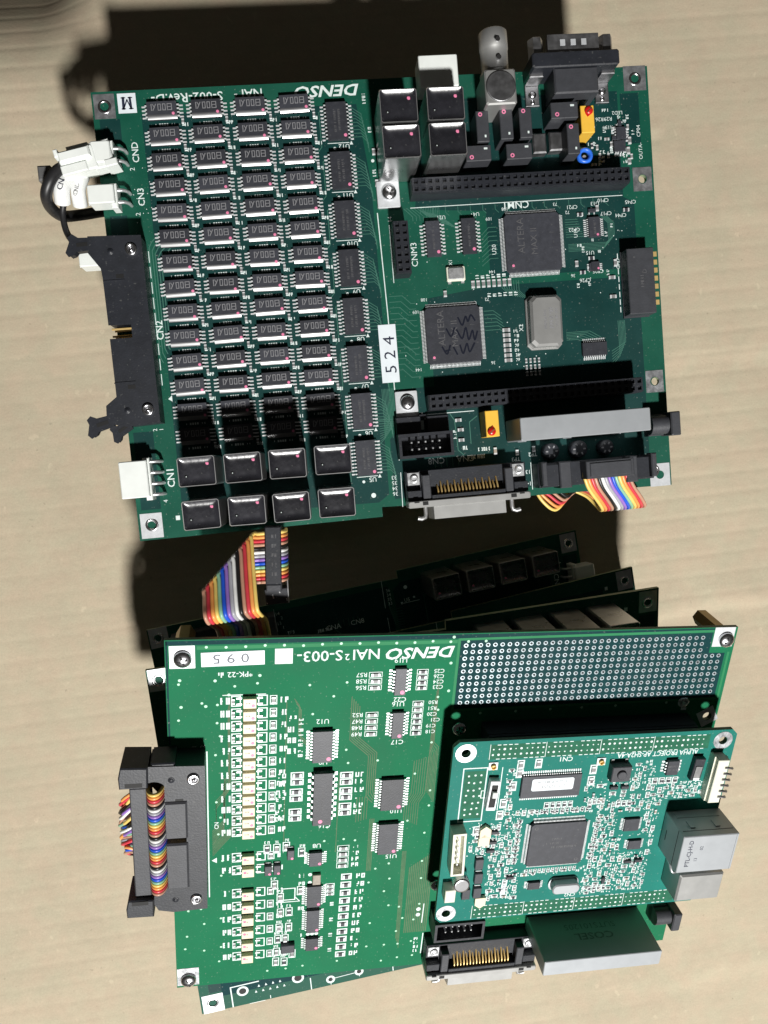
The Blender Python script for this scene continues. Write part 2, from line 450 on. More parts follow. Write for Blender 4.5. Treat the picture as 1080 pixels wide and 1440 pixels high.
# ------------------------------------------------------------------ the surface: a used kraft cardboard sheet
def ground():
    rnd = random.Random(3)
    DENTS = [(rnd.uniform(-210, 190), rnd.uniform(-370, 150), rnd.uniform(-0.35, 0.3), rnd.uniform(2.5, 7)) for _ in range(70)]
    bm = bmesh.new()
    nx, ny = 150, 150
    X0, X1, Y0, Y1 = -520, 520, -640, 420
    def h(x, y):
        z = 0.0
        for cy, a, wd, x0 in ((-146, 0.75, 2.2, 60), (-336, 0.45, 3.0, 60), (-24, 0.45, 2.2, 60), (40, 0.2, 3.0, 60)):      # creases on the right
            yy = cy + (x - 150) * 0.045 + 1.2 * math.sin(x * 0.09)
            k = max(0.0, min(1.0, (x - x0) / 40))
            z += a * k * math.tanh((y - yy) / wd) * math.exp(-((y - yy) / 14) ** 2)
        z += 0.25 * math.sin(x * 0.013 + 1) * math.sin(y * 0.017)
        d = ((x - 139) ** 2 * 0.5 + (y - 82) ** 2) ** 0.5                                                # dent by the upper board
        z += -0.9 * math.exp(-(d / 2.2) ** 2) + 0.7 * math.exp(-(((x - 138) ** 2 * 0.3 + (y - 86.5) ** 2) / 5))
        k = max(0.0, min(1.0, (-100 - x) / 45)); k = k * k * (3 - 2 * k)
        s_ = max(0.0, y - 116)
        z -= k * (s_ * s_ / 104 if s_ < 46 else s_ * 46 / 52 - 46 * 46 / 104)                               # bend added so the sheet's far left corner turns from the lamp and darkens
        for dx, dy, a_, w_ in DENTS: 
            q = ((x - dx) / w_) ** 2 + ((y - dy) / (w_ * 0.5)) ** 2
            if q < 6: z += a_ * math.exp(-q)
        return z
    xs = [X0 + (X1 - X0) * i / nx for i in range(nx + 1)]
    # finer where the camera looks
    xs = sorted(set([X0, -360, -280] + [-240 + i * 2.5 for i in range(0, 186)] + [280, 360, X1]))
    ys = sorted(set([Y0, -520, -430] + [-390 + i * 2.5 for i in range(0, 228)] + [240, 320, Y1]))
    g = [[bm.verts.new((x * MM, y * MM, h(x, y) * MM)) for x in xs] for y in ys]
    for j in range(len(ys) - 1):
        for i in range(len(xs) - 1):
            f = bm.faces.new((g[j][i], g[j][i + 1], g[j + 1][i + 1], g[j + 1][i]))
            f.smooth = True
    # thickness: side walls and underside
    T = -4.0
    rim = [g[0][i] for i in range(len(xs))] + [g[j][-1] for j in range(1, len(ys))] + [g[-1][i] for i in range(len(xs) - 2, -1, -1)] + [g[j][0] for j in range(len(ys) - 2, 0, -1)]
    low = [bm.verts.new((v.co.x, v.co.y, v.co.z + T * MM)) for v in rim]
    for i in range(len(rim)):
        j = (i + 1) % len(rim)
        bm.faces.new((rim[i], low[i], low[j], rim[j]))
    me = bpy.data.meshes.new('cardboard_sheet')
    bm.to_mesh(me); bm.free()
    me.materials.append(MATS['cardboard'])
    o = obj('cardboard_sheet', me)
    o['kind'] = 'structure'
    o['label'] = 'creased brown kraft cardboard sheet under the circuit boards'
ground()

# ------------------------------------------------------------------ component meshes
@cached
def soic(bw, bh, h, n, pitch, reach=1.3, pw=0.45, horiz=False):
    """body with pins along the two long sides (left and right)"""
    b = MB()
    d = 0.22
    b.rings([[(-bw / 2 + i, -bh / 2 + i, z), (bw / 2 - i, -bh / 2 + i, z), (bw / 2 - i, bh / 2 - i, z), (-bw / 2 + i, bh / 2 - i, z)] for i, z in ((d, 0.12), (0, h * 0.55), (d * 0.8, h))], 0)
    p = MB()
    for s in (-1, 1):
        for k in range(n):
            y = (k - (n - 1) / 2) * pitch
            x0 = s * (bw / 2 - 0.1)
            pts = [(x0, h * 0.6), (x0 + s * reach * 0.45, h * 0.58), (x0 + s * reach * 0.6, 0.14), (x0 + s * (reach + 0.1), 0.1)]
            t = 0.12
            for (xa, za), (xb, zb) in zip(pts, pts[1:]):
                lo, hi = min(xa, xb), max(xa, xb)
                p.add([(xa, y - pw / 2, za), (xa, y + pw / 2, za), (xb, y + pw / 2, zb), (xb, y - pw / 2, zb),
                       (xa, y - pw / 2, za - t), (xa, y + pw / 2, za - t), (xb, y + pw / 2, zb - t), (xb, y - pw / 2, zb - t)],
                      [(0, 1, 2, 3), (7, 6, 5, 4), (0, 3, 7, 4), (1, 5, 6, 2), (3, 2, 6, 7), (0, 4, 5, 1)] if s > 0 else [(3, 2, 1, 0), (4, 5, 6, 7), (4, 7, 3, 0), (2, 6, 5, 1), (7, 6, 2, 3), (1, 5, 4, 0)])
            xe = x0 + s * reach * 0.95
            p.rect(min(xe - 0.42, xe + 0.5) if s > 0 else xe - 0.5, y - pw * 0.65, xe + 0.5 if s > 0 else xe + 0.42, y + pw * 0.65, 0.05)
    return b.mesh('integrated_circuit', ['epoxy']), p.mesh('pins', ['solder'])
@cached
def dot_mesh(r): 
    m = MB(); m.disc(0, 0, r, 0, 0, 10)
    return m.mesh('paint_dot', ['pink'])
@cached
def chip_print(w, h, seed, rot):
    m = MB(); rnd = random.Random(seed)
    rows = max(1, int(h / 1.6))
    for i in range(rows):
        y = (i - (rows - 1) / 2) * 1.5
        scribble(m, (0 if not rot else y), (y if not rot else 0), w, 0.8, 0, 0, rnd=rnd, vertical=rot)
    return m.mesh('marking', ['ink_faint'])
def chip(par, x, y, dims, dot=None, rz=0.0, mark=None, z=0.0, dotr=0.6):
    me, pn = soic(*dims)
    o = obj('integrated_circuit', me, par, (x, y, z + 0.04), rz)
    obj('pins', pn, o, stuff=True)
    if dot: obj('paint_dot', dot_mesh(dotr), o, (dot[0], dot[1], dims[2] + 0.02))
    if mark: obj('marking', chip_print(*mark), o, (0, 0, dims[2] + 0.02))
    return o
@cached
def qfp(w, h, z, n, pitch=0.5):
    b = MB()
    cc = 0.9
    def ring(i, zz):
        a, e = w / 2 - i, h / 2 - i
        return [(-a + cc, -e, zz), (a - cc, -e, zz), (a, -e + cc, zz), (a, e - cc, zz), (a - cc, e, zz), (-a + cc, e, zz), (-a, e - cc, zz), (-a, -e + cc, zz)]
    b.rings([ring(0.25, 0.15), ring(0, z * 0.55), ring(0.25, z)], 0)
    p = MB()
    for q in range(4):
        L = w if q % 2 == 0 else h
        D = (h if q % 2 == 0 else w) / 2
        p.M = Matrix.Rotation(q * math.pi / 2, 4, 'Z')
        m = int((L - 1.6) / pitch)
        for k in range(m):
            x = (k - (m - 1) / 2) * pitch
            pw = pitch * 0.52
            p.box(x - pw / 2, -D - 0.55, z * 0.5, x + pw / 2, -D + 0.1, z * 0.5 + 0.1)
            p.add([(x - pw / 2, -D - 0.55, z * 0.5 + 0.1), (x + pw / 2, -D - 0.55, z * 0.5 + 0.1), (x + pw / 2, -D - 0.75, 0.14), (x - pw / 2, -D - 0.75, 0.14)], [(3, 2, 1, 0)])
            p.box(x - pw / 2, -D - 1.4, 0.03, x + pw / 2, -D - 0.72, 0.14)
    return b.mesh('processor', ['epoxy']), p.mesh('pins', ['solder'])
@cached
def driver():
    """power driver package: bright bevel along one long side, four pins each end"""
    b = MB()
    prof = [(-3.0, 0.25), (-3.12, 1.50), (-2.80, 1.71), (-2.46, 1.885), (-2.10, 2.03), (-1.7, 2.12), (2.75, 2.12), (3.0, 1.3), (3.0, 0.25)]
    w = 5.1
    n = len(prof)
    vs = [(-w, y, z) for y, z in prof] + [(w, y, z) for y, z in prof]
    fs = [(i, i + n, (i + 1) % n + n, (i + 1) % n) for i in range(n)]
    fs = [tuple(reversed(f)) for f in fs]
    for i, f in enumerate(fs): b.add(vs, [f], 1 if i in (1, 2, 3, 4) else 0)
    b.add(vs, [tuple(range(n))], 0); b.add(vs, [tuple(range(2 * n - 1, n - 1, -1))], 0)
    bm_ = b.mesh('driver_package', ['epoxy', 'epoxy_edge'])
    p = MB()
    for s in (-1, 1):
        for k in range(4):
            y = (k - 1.5) * 1.27
            p.box(min(s * 5.0, s * 5.9), y - 0.24, 0.9, max(s * 5.0, s * 5.9), y + 0.24, 1.05)
            p.box(min(s * 5.75, s * 7.1), y - 0.24, 0.04, max(s * 5.75, s * 7.1), y + 0.24, 0.2)
            p.box(min(s * 5.7, s * 5.9), y - 0.24, 0.1, max(s * 5.7, s * 5.9), y + 0.24, 1.0)
    pn = p.mesh('pins', ['solder'])
    t = MB()
    z = 0
    t.rect(-3.6, -0.9, -3.3, 1.4, z); t.line([(-3.0, 1.3), (-2.4, 0.3), (-3.0, -0.8)], 0.28, z); t.line([(-2.4, 0.3), (-1.9, 1.3)], 0.28, z)
    for x in (-1.3, 0.3): t.frame(x, -0.9, x + 1.15, 1.4, 0.26, z)
    t.frame(1.9, -0.9, 3.6, 1.4, 0.26, z); t.rect(1.9, 0.15, 3.6, 0.4, z + 0.001)
    return bm_, pn, t.mesh('marking', ['ink_grey'])
@cached
def relay(w, h, z):
    m = MB()
    cv = 0.55
    def ring(i, zz, c):
        a, e = w / 2 - i, h / 2 - i
        return [(-a + c, -e, zz), (a - c, -e, zz), (a, -e + c, zz), (a, e - c, zz), (a - c, e, zz), (-a + c, e, zz), (-a, e - c, zz), (-a, -e + c, zz)]
    m.rings([ring(0.15, 0.15, cv), ring(0, 0.5, cv), ring(0, z - 0.25, cv), ring(0.12, z, cv)], 0, cap1=False)
    m.rings([ring(0.12, z, cv), ring(0.30, z, cv * 0.8)], 1, cap0=False, cap1=False)
    m.rings([ring(0.30, z, cv * 0.8), ring(0.30, z - 1.3, cv * 0.8)], 0, cap0=False, cap1=True)
    can = m.mesh('relay_can', ['can_metal', 'rim_metal'])
    r = MB()
    N = 19
    a, e = w / 2 - 0.31, h / 2 - 0.31
    def f(d):                                   # meniscus: the resin climbs the wall
        return z - 1.0 + 0.92 * max(0.0, 1 - d / 2.3) ** 2
    us = [-1 + 2 * i / (N - 1) for i in range(N)]
    us = [math.copysign(abs(u) ** 0.7, u) for u in us]
    vs = []
    for v in us:
        for u in us:
            x, y = u * a, v * e
            if abs(u) == 1 and abs(v) == 1: x -= math.copysign(0.25, u); y -= math.copysign(0.25, v)
            vs.append((x, y, f(min(a - abs(u * a), e - abs(v * e)))))
    r.add(vs, [(j * N + i, j * N + i + 1, (j + 1) * N + i + 1, (j + 1) * N + i) for j in range(N - 1) for i in range(N - 1)], 0, True)
    return can, r.mesh('resin_top', ['resin'])
@cached
def vent():
    m = MB(); m.lathe([(0.5, -0.1), (0.5, 0.08), (0.22, 0.14)], 10, 0); m.disc(0.08, -0.05, 0.17, 0.15, 1, 8)
    return m.mesh('vent_plug', ['dark_hole', 'silk'])
def put_relay(par, x, y, w=12.6, h=10.3, z=20.0):
    can, res = relay(w, h, z)
    o = obj('relay', can, par, (x + RND.uniform(-0.12, 0.12), y + RND.uniform(-0.12, 0.12), 0.05), RND.uniform(-0.8, 0.8))
    obj('resin_top', res, o)
    obj('paint_dot', dot_mesh(0.62), o, (w * 0.29, h * 0.25, z - 0.965))
    obj('vent_plug', vent(), o, (-w * 0.30, -h * 0.15, z - 0.98))
    return o
@cached
def small_relay(w, h, z, hor):
    m = MB()
    m.box(-w / 2, -h / 2, 0.2, w / 2, h / 2, z, 0, c=0.25, cv=0.2)
    t = MB()
    if hor: t.rect(w * 0.22, h * 0.2, w * 0.36, h * 0.32, z + 0.02)
    else: t.rect(w * 0.1, -h * 0.36, w * 0.24, -h * 0.28, z + 0.02)
    d = MB(); d.ring2(-w * 0.28 if hor else -w * 0.15, -h * 0.25 if hor else h * 0.38, 0.35, 0.75, z + 0.02, 0, 12)
    return m.mesh('signal_relay', ['grey_plastic']), t.mesh('marking', ['silk']), d.mesh('paint_ring', ['pink'])
@cached
def screw_mesh(r, h):
    m = MB()
    prof = [(r, 0)] + [(r * math.cos(a * math.pi / 2 / 7), h * 0.3 + h * 0.7 * math.sin(a * math.pi / 2 / 7)) for a in range(0, 7)] + [(r * 0.12, h)]
    m.lathe(prof, 24, 0)
    for ang in (20, 110):
        m.M = Matrix.Rotation(math.radians(ang), 4, 'Z')
        m.box(-r * 0.55, -r * 0.11, h * 0.55, r * 0.55, r * 0.11, h * 0.985, 1)
    m.M = Matrix()
    return m.mesh('screw', ['chrome', 'dark_hole'])
@cached
def washer_mesh(r0, r1, z):
    m = MB(); m.lathe([(r0, 0.03), (r1, 0.03), (r1, z), (r0, z), (r0, 0.03)], 20, 0, True, False, False)
    return m.mesh('washer', ['tin'])
@cached
def eyelet(r, R, depth):
    """plated screw hole: flange, bright bore and a dark floor"""
    m = MB()
    m.lathe([(R, 0.06), (R - 0.2, 0.22), (r, 0.2), (r * 0.97, -depth)], 20, 0, True, False, True, 1)
    return m.mesh('screw_hole', ['chrome', 'dark_hole'])
@cached
def pad_mesh(w, h, hole, mat):
    n = 16
    m = MB()
    out = []
    for i in range(n):
        a = 2 * math.pi * (i + 0.5) / n
        c, s_ = math.cos(a), math.sin(a)
        k = min(w / 2 / abs(c) if abs(c) > 1e-6 else 1e9, h / 2 / abs(s_) if abs(s_) > 1e-6 else 1e9)
        out.append((c * k, s_ * k))
    cor = [(-w / 2, -h / 2), (w / 2, -h / 2), (w / 2, h / 2), (-w / 2, h / 2)]
    for i in range(n):
        p = out[i]
        j = min(range(4), key=lambda q: (cor[q][0] - p[0]) ** 2 + (cor[q][1] - p[1]) ** 2)
        if (i % 4) in (1, 2): pass
    R0 = [(hole * math.cos(2 * math.pi * (i + 0.5) / n), hole * math.sin(2 * math.pi * (i + 0.5) / n)) for i in range(n)]
    # snap the two outline points nearest each corner onto it
    for q in cor:
        i = min(range(n), key=lambda q2: (out[q2][0] - q[0]) ** 2 + (out[q2][1] - q[1]) ** 2)
        out[i] = q
    for z0, z1 in ((0.03, 0.10),):
        m.rings([[(x, y, z0) for x, y in out], [(x, y, z1) for x, y in out], [(x, y, z1) for x, y in R0]], 0, False, False)
    return m.mesh('corner_pad', [mat])
def put_pad(par, x, y, w, h, hx, hy, mat='pad_metal', hole=1.6, kind='hole', rz=0):
    o = obj('corner_pad', pad_mesh(w, h, 0.3 if kind == 'screw' else hole, mat), par, (x, y, 0), rz)
    if kind == 'screw':
        s = obj('screw', screw_mesh(2.9, 2.1), par, (hx, hy, 0.12))
    elif kind == 'hole':
        obj('screw_hole', eyelet(hole * 0.92, hole + 0.75, 1.4), par, (hx, hy, 0.06))
    return o
@cached
def socket(nx, ny, pitch, h):
    """female pin header: housing with one square well per contact"""
    m = MB()
    w, d = nx * pitch + 0.4, ny * pitch + 0.4
    X0, Y0 = -w / 2, -d / 2
    m.box(X0, Y0, 0, w / 2, d / 2, h - 1.2, 0)
    k = pitch * 0.27
    for i in range(nx):
        for j in range(ny):
            x = (i - (nx - 1) / 2) * pitch; y = (j - (ny - 1) / 2) * pitch
            q = pitch / 2
            o = [(x - q, y - q), (x + q, y - q), (x + q, y + q), (x - q, y + q)]
            n_ = [(x - k, y - k), (x + k, y - k), (x + k, y + k), (x - k, y + k)]
            m.rings([[(a, b, h - 1.2) for a, b in o], [(a, b, h) for a, b in o], [(a, b, h) for a, b in n_], [(a, b, h - 2.5) for a, b in n_]], 0, False, True, capmi=1)
    return m.mesh('socket_header', ['black_plastic', 'dark_hole'])
@cached
def box_header(w, d, h, nx, wall=1.0):
    m = MB()
    o = [(-w / 2, -d / 2), (w / 2, -d / 2), (w / 2, d / 2), (-w / 2, d / 2)]
    i_ = [(-w / 2 + wall, -d / 2 + wall), (w / 2 - wall, -d / 2 + wall), (w / 2 - wall, d / 2 - wall), (-w / 2 + wall, d / 2 - wall)]
    m.rings([[(x, y, 0.1) for x, y in o], [(x, y, h) for x, y in o], [(x, y, h) for x, y in i_], [(x, y, 2) for x, y in i_]], 0)
    p = MB()
    for k in range(nx):
        for j in (-1, 1):
            x = (k - (nx - 1) / 2) * 2.54
            p.box(x - 0.32, j * 1.27 - 0.32, 2, x + 0.32, j * 1.27 + 0.32, h - 1.5, 0, c=0.15)
    return m.mesh('box_header', ['black_plastic']), p.mesh('pins', ['tin'])
@cached
def trimmer():
    m = MB(); m.box(-2.4, -4.7, 0.3, 2.4, 4.7, 10, 0, c=0.2, cv=0.15)
    k = MB()
    k.M = Matrix.Translation((0.5, 2.8, 10))
    k.lathe([(1.5, -0.1), (1.55, 0.35), (1.2, 0.8), (0.5, 0.95)], 12, 0)
    k.M = k.M @ Matrix.Rotation(0.7, 4, 'Z'); k.box(-1.2, -0.18, 0.7, 1.2, 0.18, 0.99, 1)
    k.M = Matrix(); k.rbox(0.3, 1.7, 10.0, 1.6, 1.3, 10.4, 35, 0, c=0.2)
    return m.mesh('trimmer', ['yellow_trim']), k.mesh('sealing_paint', ['red_paint', 'brass'])
@cached
def dcdc(w, d, h):
    m = MB(); m.box(-w / 2, -d / 2, 0.8, w / 2, d / 2, h, 0, c=0.22, cv=0.35)
    for q in (-0.42, -0.05, 0.36): m.box(w * q, -d / 2 - 0.25, 0.6, w * q + 3.2, -d / 2, 2.4, 0, c=0.1)
    p = MB()
    for k in range(10):
        if k in (3, 4): continue
        x = -w / 2 + 3 + k * (w - 6) / 9
        p.box(x - 0.3, -0.3, 0.04, x + 0.3, 0.3, 1.0)
    t = MB()
    t.M = Matrix.Translation((0, d / 2 + 0.02, h * 0.42)) @ Matrix.Rotation(math.pi, 4, 'Z') @ Matrix.Rotation(math.pi / 2, 4, 'X')
    t.text('COSEL', 0, 3.0, 3.0, 0, 0, 0, bold=0.02, wide=1.3)
    t.text('SUTS101205', 0, -1.6, 2.6, 0, 0, 0, wide=1.15)
    return m.mesh('power_module', ['box_metal']), p.mesh('pins', ['tin']), t.mesh('lettering', ['ink_grey'])
@cached
def scsi():
    b = MB()
    b.box(-22.2, -4.6, 0.1, 22.2, 6.2, 5.0, 0, c=0.2)
    for s in (-1, 1):
        b.box(s * 15.2 - 1.5, -4.4, 0.1, s * 15.2 + 1.5, 4.6, 8.4, 1, c=0.3)
        b.box(min(s * 17, s * 22.2), -4.4, 5, max(s * 17, s * 22.2), -0.8, 7.6, 0, c=0.2)
    b.box(-13.6, -4.4, 5, 13.6, -2.8, 8.6, 0, c=0.2)
    sh = MB()
    sh.box(-22.4, -7.0, 0.4, 22.4, -4.55, 9.4, 0, c=0.25, cv=0.4)
    fr = [(-14.5, 1.9), (14.5, 1.9), (13.2, 8.4), (-13.2, 8.4)]
    sh.rings([[(x, -6.9, z) for x, z in fr], [(x, -11.6, z) for x, z in fr], [(x * 0.93, -11.6, 5.1 + (z - 5.1) * 0.75) for x, z in fr], [(x * 0.93, -8, 5.1 + (z - 5.1) * 0.75) for x, z in fr]], 0, False, True, capmi=1)
    for s in (-1, 1):
        sh.box(s * 19.3 - 0.9, -5.2, 9.41, s * 19.3 + 0.9, -4.6, 9.55, 1); sh.box(s * 16.2 - 1.0, -6.2, 9.41, s * 16.2 + 1.0, -5.0, 9.55, 1)
    ck = []
    for s in (-1, 1):
        c = MB()
        c.tube([(s * 16.0, -6.8, 6.2), (s * 16.0, -9.6, 6.2), (s * 16.3, -10.9, 6.3), (s * 17.6, -11.3, 6.3), (s * 19.0, -11.0, 6.3)], 0.75, 8)
        ck.append(c.mesh('bail_hook', ['rim_metal']))
    pn = MB()
    for k in range(18):
        x = (k - 8.5) * 1.29
        y0 = 5.0 if k % 2 else 3.6
        pn.tube([(x, -2.7, 7.4), (x, -1.5, 7.3), (x, y0 - 2.2, 4.0 if k % 2 else 3.6), (x, y0, 0.2)], 0.34, 6)
    nut = MB(); nut.box(-2.2, -2.3, 5.0, 2.2, 2.3, 5.5, 0, c=0.1)
    nut.M = Matrix.Translation((0.2, 0, 5.5)); nut.lathe([(1.6, 0), (1.5, 0.5), (0.9, 0.7), (0.7, 0.2)], 14, 0); nut.M = Matrix()
    return b.mesh('connector_body', ['black_plastic', 'grey_plastic']), sh.mesh('front_shell', ['shell_metal', 'dark_hole']), ck, pn.mesh('contacts', ['gold']), nut.mesh('mounting_nut', ['tin'])
def put_scsi(par, x, y):
    b, sh, ck, pn, nut = scsi()
    o = obj('ribbon_style_connector', b, par, (x, y, 0))
    obj('front_shell', sh, o); obj('contacts', pn, o, stuff=True)
    for q in ck: obj('bail_hook', q, o)
    for s in (-1, 1): obj('mounting_nut', nut, o, (s * 19.4, 3.4, 0))
@cached
def idc_header(L):
    """right-angle shrouded header, opening to -x; ears at both ends"""
    e = L / 2
    m = MB()
    pl = [(13.6, -e + 0.4), (13.6, e - 0.6), (-3.6, e), (-4.0, e - 5.2), (-0.3, e - 10.6), (0, e - 14), (0.2, 2.6), (7.8, 2.6), (7.8, -2.6), (0.2, -2.6), (0.3, -e + 14), (0.3, -e + 10), (-3.5, -e + 7.2), (-3.7, -e + 4), (-2.4, -e + 1.2), (2.4, -e)]
    m.prism(list(reversed(pl)), 0.1, 9.8, 0, c=0.3)
    for s in (-1, 1):
        m.box(4.2, s * (e - 13.4) - 0.9, 9.81, 6.8, s * (e - 13.4) + 0.5, 9.84, 1)
        m.box(-0.2, s * (e - 14.9) - 0.25, 9.81, 7.0, s * (e - 14.9) + 0.1, 10.05, 0)
    body = m.mesh('header_body', ['black_plastic', 'dark_hole'])
    g = MB()
    for y in (-1.25, 1.25): g.box(0.4, y - 0.32, 7.2, 8.0, y + 0.32, 7.84, 0, c=0.1)
    for y in (-1.25, 1.25): g.box(0.4, y - 0.32, 3.2, 8.0, y + 0.32, 3.84, 0, c=0.1)
    r = MB(); r.lathe([(2.0, 0), (2.0, 0.7), (1.5, 0.9), (1.1, 0.6), (1.05, 0.2)], 18, 0); r.M = Matrix.Translation((0.1, -0.2, 0.2)); r.lathe([(0.9, 0), (0.7, 0.5), (0.2, 0.7)], 12, 0)
    h = MB(); h.lathe([(1.15, -0.1), (1.1, 0.12), (0.85, 0.05), (0.7, 0.25), (0.2, 0.4)], 14, 0)
    t = MB()
    return body, g.mesh('pins', ['gold']), r.mesh('rivet', ['chrome']), h.mesh('pivot', ['black_plastic'])
@cached
def latch(lo):
    m = MB()
    pl = [(0, -1.6), (0, 1.6), (-4.5, 1.9), (-6.2, 3.2), (-7.2, 2.6), (-7.0, 1.0), (-8.6, -2.2), (-8.0, -3.2), (-6.6, -2.8), (-5.6, -1.8)]
    m.prism(list(reversed(pl)), -2.2, 2.2, 0, c=0.5)
    m.box(-5.2, -0.6, 2.21, -1.0, 0.7, 2.25, 1)
    return m.mesh('latch', ['black_plastic', 'dark_hole'])
def put_idc(par, x, y, L=63.0, open_latches=True):
    b, g, r, h = idc_header(L)
    o = obj('shrouded_header', b, par, (x, y, 0))
    e = L / 2
    obj('pins', g, o, stuff=True)
    for s in (-1, 1):
        obj('rivet', r, o, (10.2, s * (e - 5.0), 9.8))
        obj('pivot', h, o, (3.2, s * (e - 5.2), 9.8))
    if open_latches:
        for s in (1, -1):
            a = obj('latch', latch(True), o, (-3.0, s * (e - 2.2) + (0.4 if s > 0 else 0), 6.2), 2 if s > 0 else 14)
            if s < 0:
                a2 = obj('latch', latch(True), o, (2.2, -e + 0.6, 3.4), 30)
                a2.scale = (0.85, 0.85, 0.85)
    return o
@cached
def wafer(n, w, d, h, pitch, seed=0):
    """white right-angle wafer connector with bent tinned pins (opening to -x)"""
    m = MB()
    m.box(-w, -d / 2, 0.6, 0, d / 2, h, 0, c=0.3, cv=0.3)
    m.box(-1.6, -d / 2 - 1.2, 0.3, 0.6, d / 2 + 0.8, h * 0.75, 0, c=0.3)
    p = MB()
    for k in range(n):
        y = (k - (n - 1) / 2) * pitch
        p.tube([(0.4, y, h * 0.55), (2.6, y, h * 0.52), (3.7, y, h * 0.35), (4.0, y, 0.05)], 0.62, 8)
        p.tube([(-w - 0.9, y, h * 0.45), (-w + 0.5, y, h * 0.45)], 0.35, 6)
    return m.mesh('wafer_housing', ['white_nylon']), p.mesh('pins', ['tin'])
def put_wafer(par, x, y, n, w, d, h, pitch):
    a, p = wafer(n, w, d, h, pitch)
    o = obj('wafer_connector', a, par, (x, y, 0))
    obj('pins', p, o, stuff=True)
@cached
def barrel_jack():
    m = MB()
    m.box(-5.4, -4.0, 0.2, 0.5, 4.0, 4.2, 0, c=0.3)
    m.cyl((-5.4, 0, 4.9), (1.0, 0, 4.9), 3.6, 16, 0)
    m.box(1.0, -4.4, 0.4, 4.6, 4.4, 9.6, 0, c=0.4, cv=0.3)
    return m.mesh('power_jack', ['grey_plastic'])
@cached
def standoff(h):
    m = MB()
    m.lathe([(3.1, 0), (3.2, 0.3), (3.2, h - 0.3), (3.1, h)], 6, 0, False)
    return m.mesh('standoff', ['brass'])

# small chips, resistors, capacitors: too small to pick apart one by one, joined per board
def smd(mb, x, y, L, W, H, ang, kind=0):
    old = mb.M
    mb.M = old @ Matrix.Translation((x, y, 0.03)) @ Matrix.Rotation(math.radians(ang), 4, 'Z')
    e = L * 0.22
    mb.box(-L / 2 - 0.15, -W / 2, 0, -L / 2 + e, W / 2, H, 0, c=0.08)
    mb.box(L / 2 - e, -W / 2, 0, L / 2 + 0.15, W / 2, H, 0, c=0.08)
    mb.box(-L / 2 + e, -W / 2 + 0.03, 0.02, L / 2 - e, W / 2 - 0.03, H * 0.96, 1 + kind)
    mb.M = old
SMDM = ['solder', 'ceramic', 'ceramic_grey', 'epoxy']
def sot(mb, x, y, ang):
    old = mb.M
    mb.M = old @ Matrix.Translation((x, y, 0.03)) @ Matrix.Rotation(math.radians(ang), 4, 'Z')
    mb.box(-1.45, -0.65, 0.1, 1.45, 0.65, 1.0, 3, c=0.12)
    for a, b in ((-0.95, -1), (0.95, -1), (0, 1)):
        mb.box(a - 0.22, b * 0.65 if b > 0 else -1.25, 0, a + 0.22, 1.25 if b > 0 else -0.65, 0.25, 0)
    mb.M = old

# ------------------------------------------------------------------ the driver board type (upper board and the boards in the pile)
UB_OUT = [(0.4, -3.0), (88.9, -2.2), (88.9, 1.4), (97.5, 1.2), (200, 0), (200, 154.4), (0, 154.4)]
UB_HOLES = [(195.7, 114.1, 1.5), (196.0, 39.5, 1.5)]
DRV_X = (24.0, 39.3, 54.7, 70.0)
DRV_Y = [146.6 - 8.73 * i for i in range(14)]
SO20 = (7.4, 13.0, 2.5, 10, 1.27, 1.6)
SO20_Y = [139.7 - 17.1 * i for i in range(8)]
@cached
def ub_substrate(a, b): return plate(UB_OUT, UB_HOLES, 1.6, 0, (a, b))
@cached
def ub_plane(mat):
    m = MB()
    z = 0.02
    m.poly([(16.5, 4), (88, 3.2), (92, 6), (92, 30), (95, 40), (95, 118), (92, 146), (16.5, 146)], z)
    m.poly([(100, 44), (112, 44), (112, 76), (136, 79), (192, 79), (192, 60), (192, 36), (192, 15), (192, 4), (94, 4), (94, 26), (100, 32)], z + 0.004)
    m.poly([(136, 82), (192, 82), (192, 106), (188, 108), (188, 146), (112, 146), (112, 118), (110, 108), (136, 106)], z + 0.002)
    m.poly([(2, 8), (9, 8), (9, 36), (2, 36)], z); m.poly([(2, 104), (8, 104), (8, 112), (2, 112)], z); m.poly([(2, 137), (9, 137), (9, 145), (2, 145)], z)
    m.poly([(189, 127), (196, 127), (196, 145), (189, 145)], z)
    return m.mesh('copper_plane', [mat])
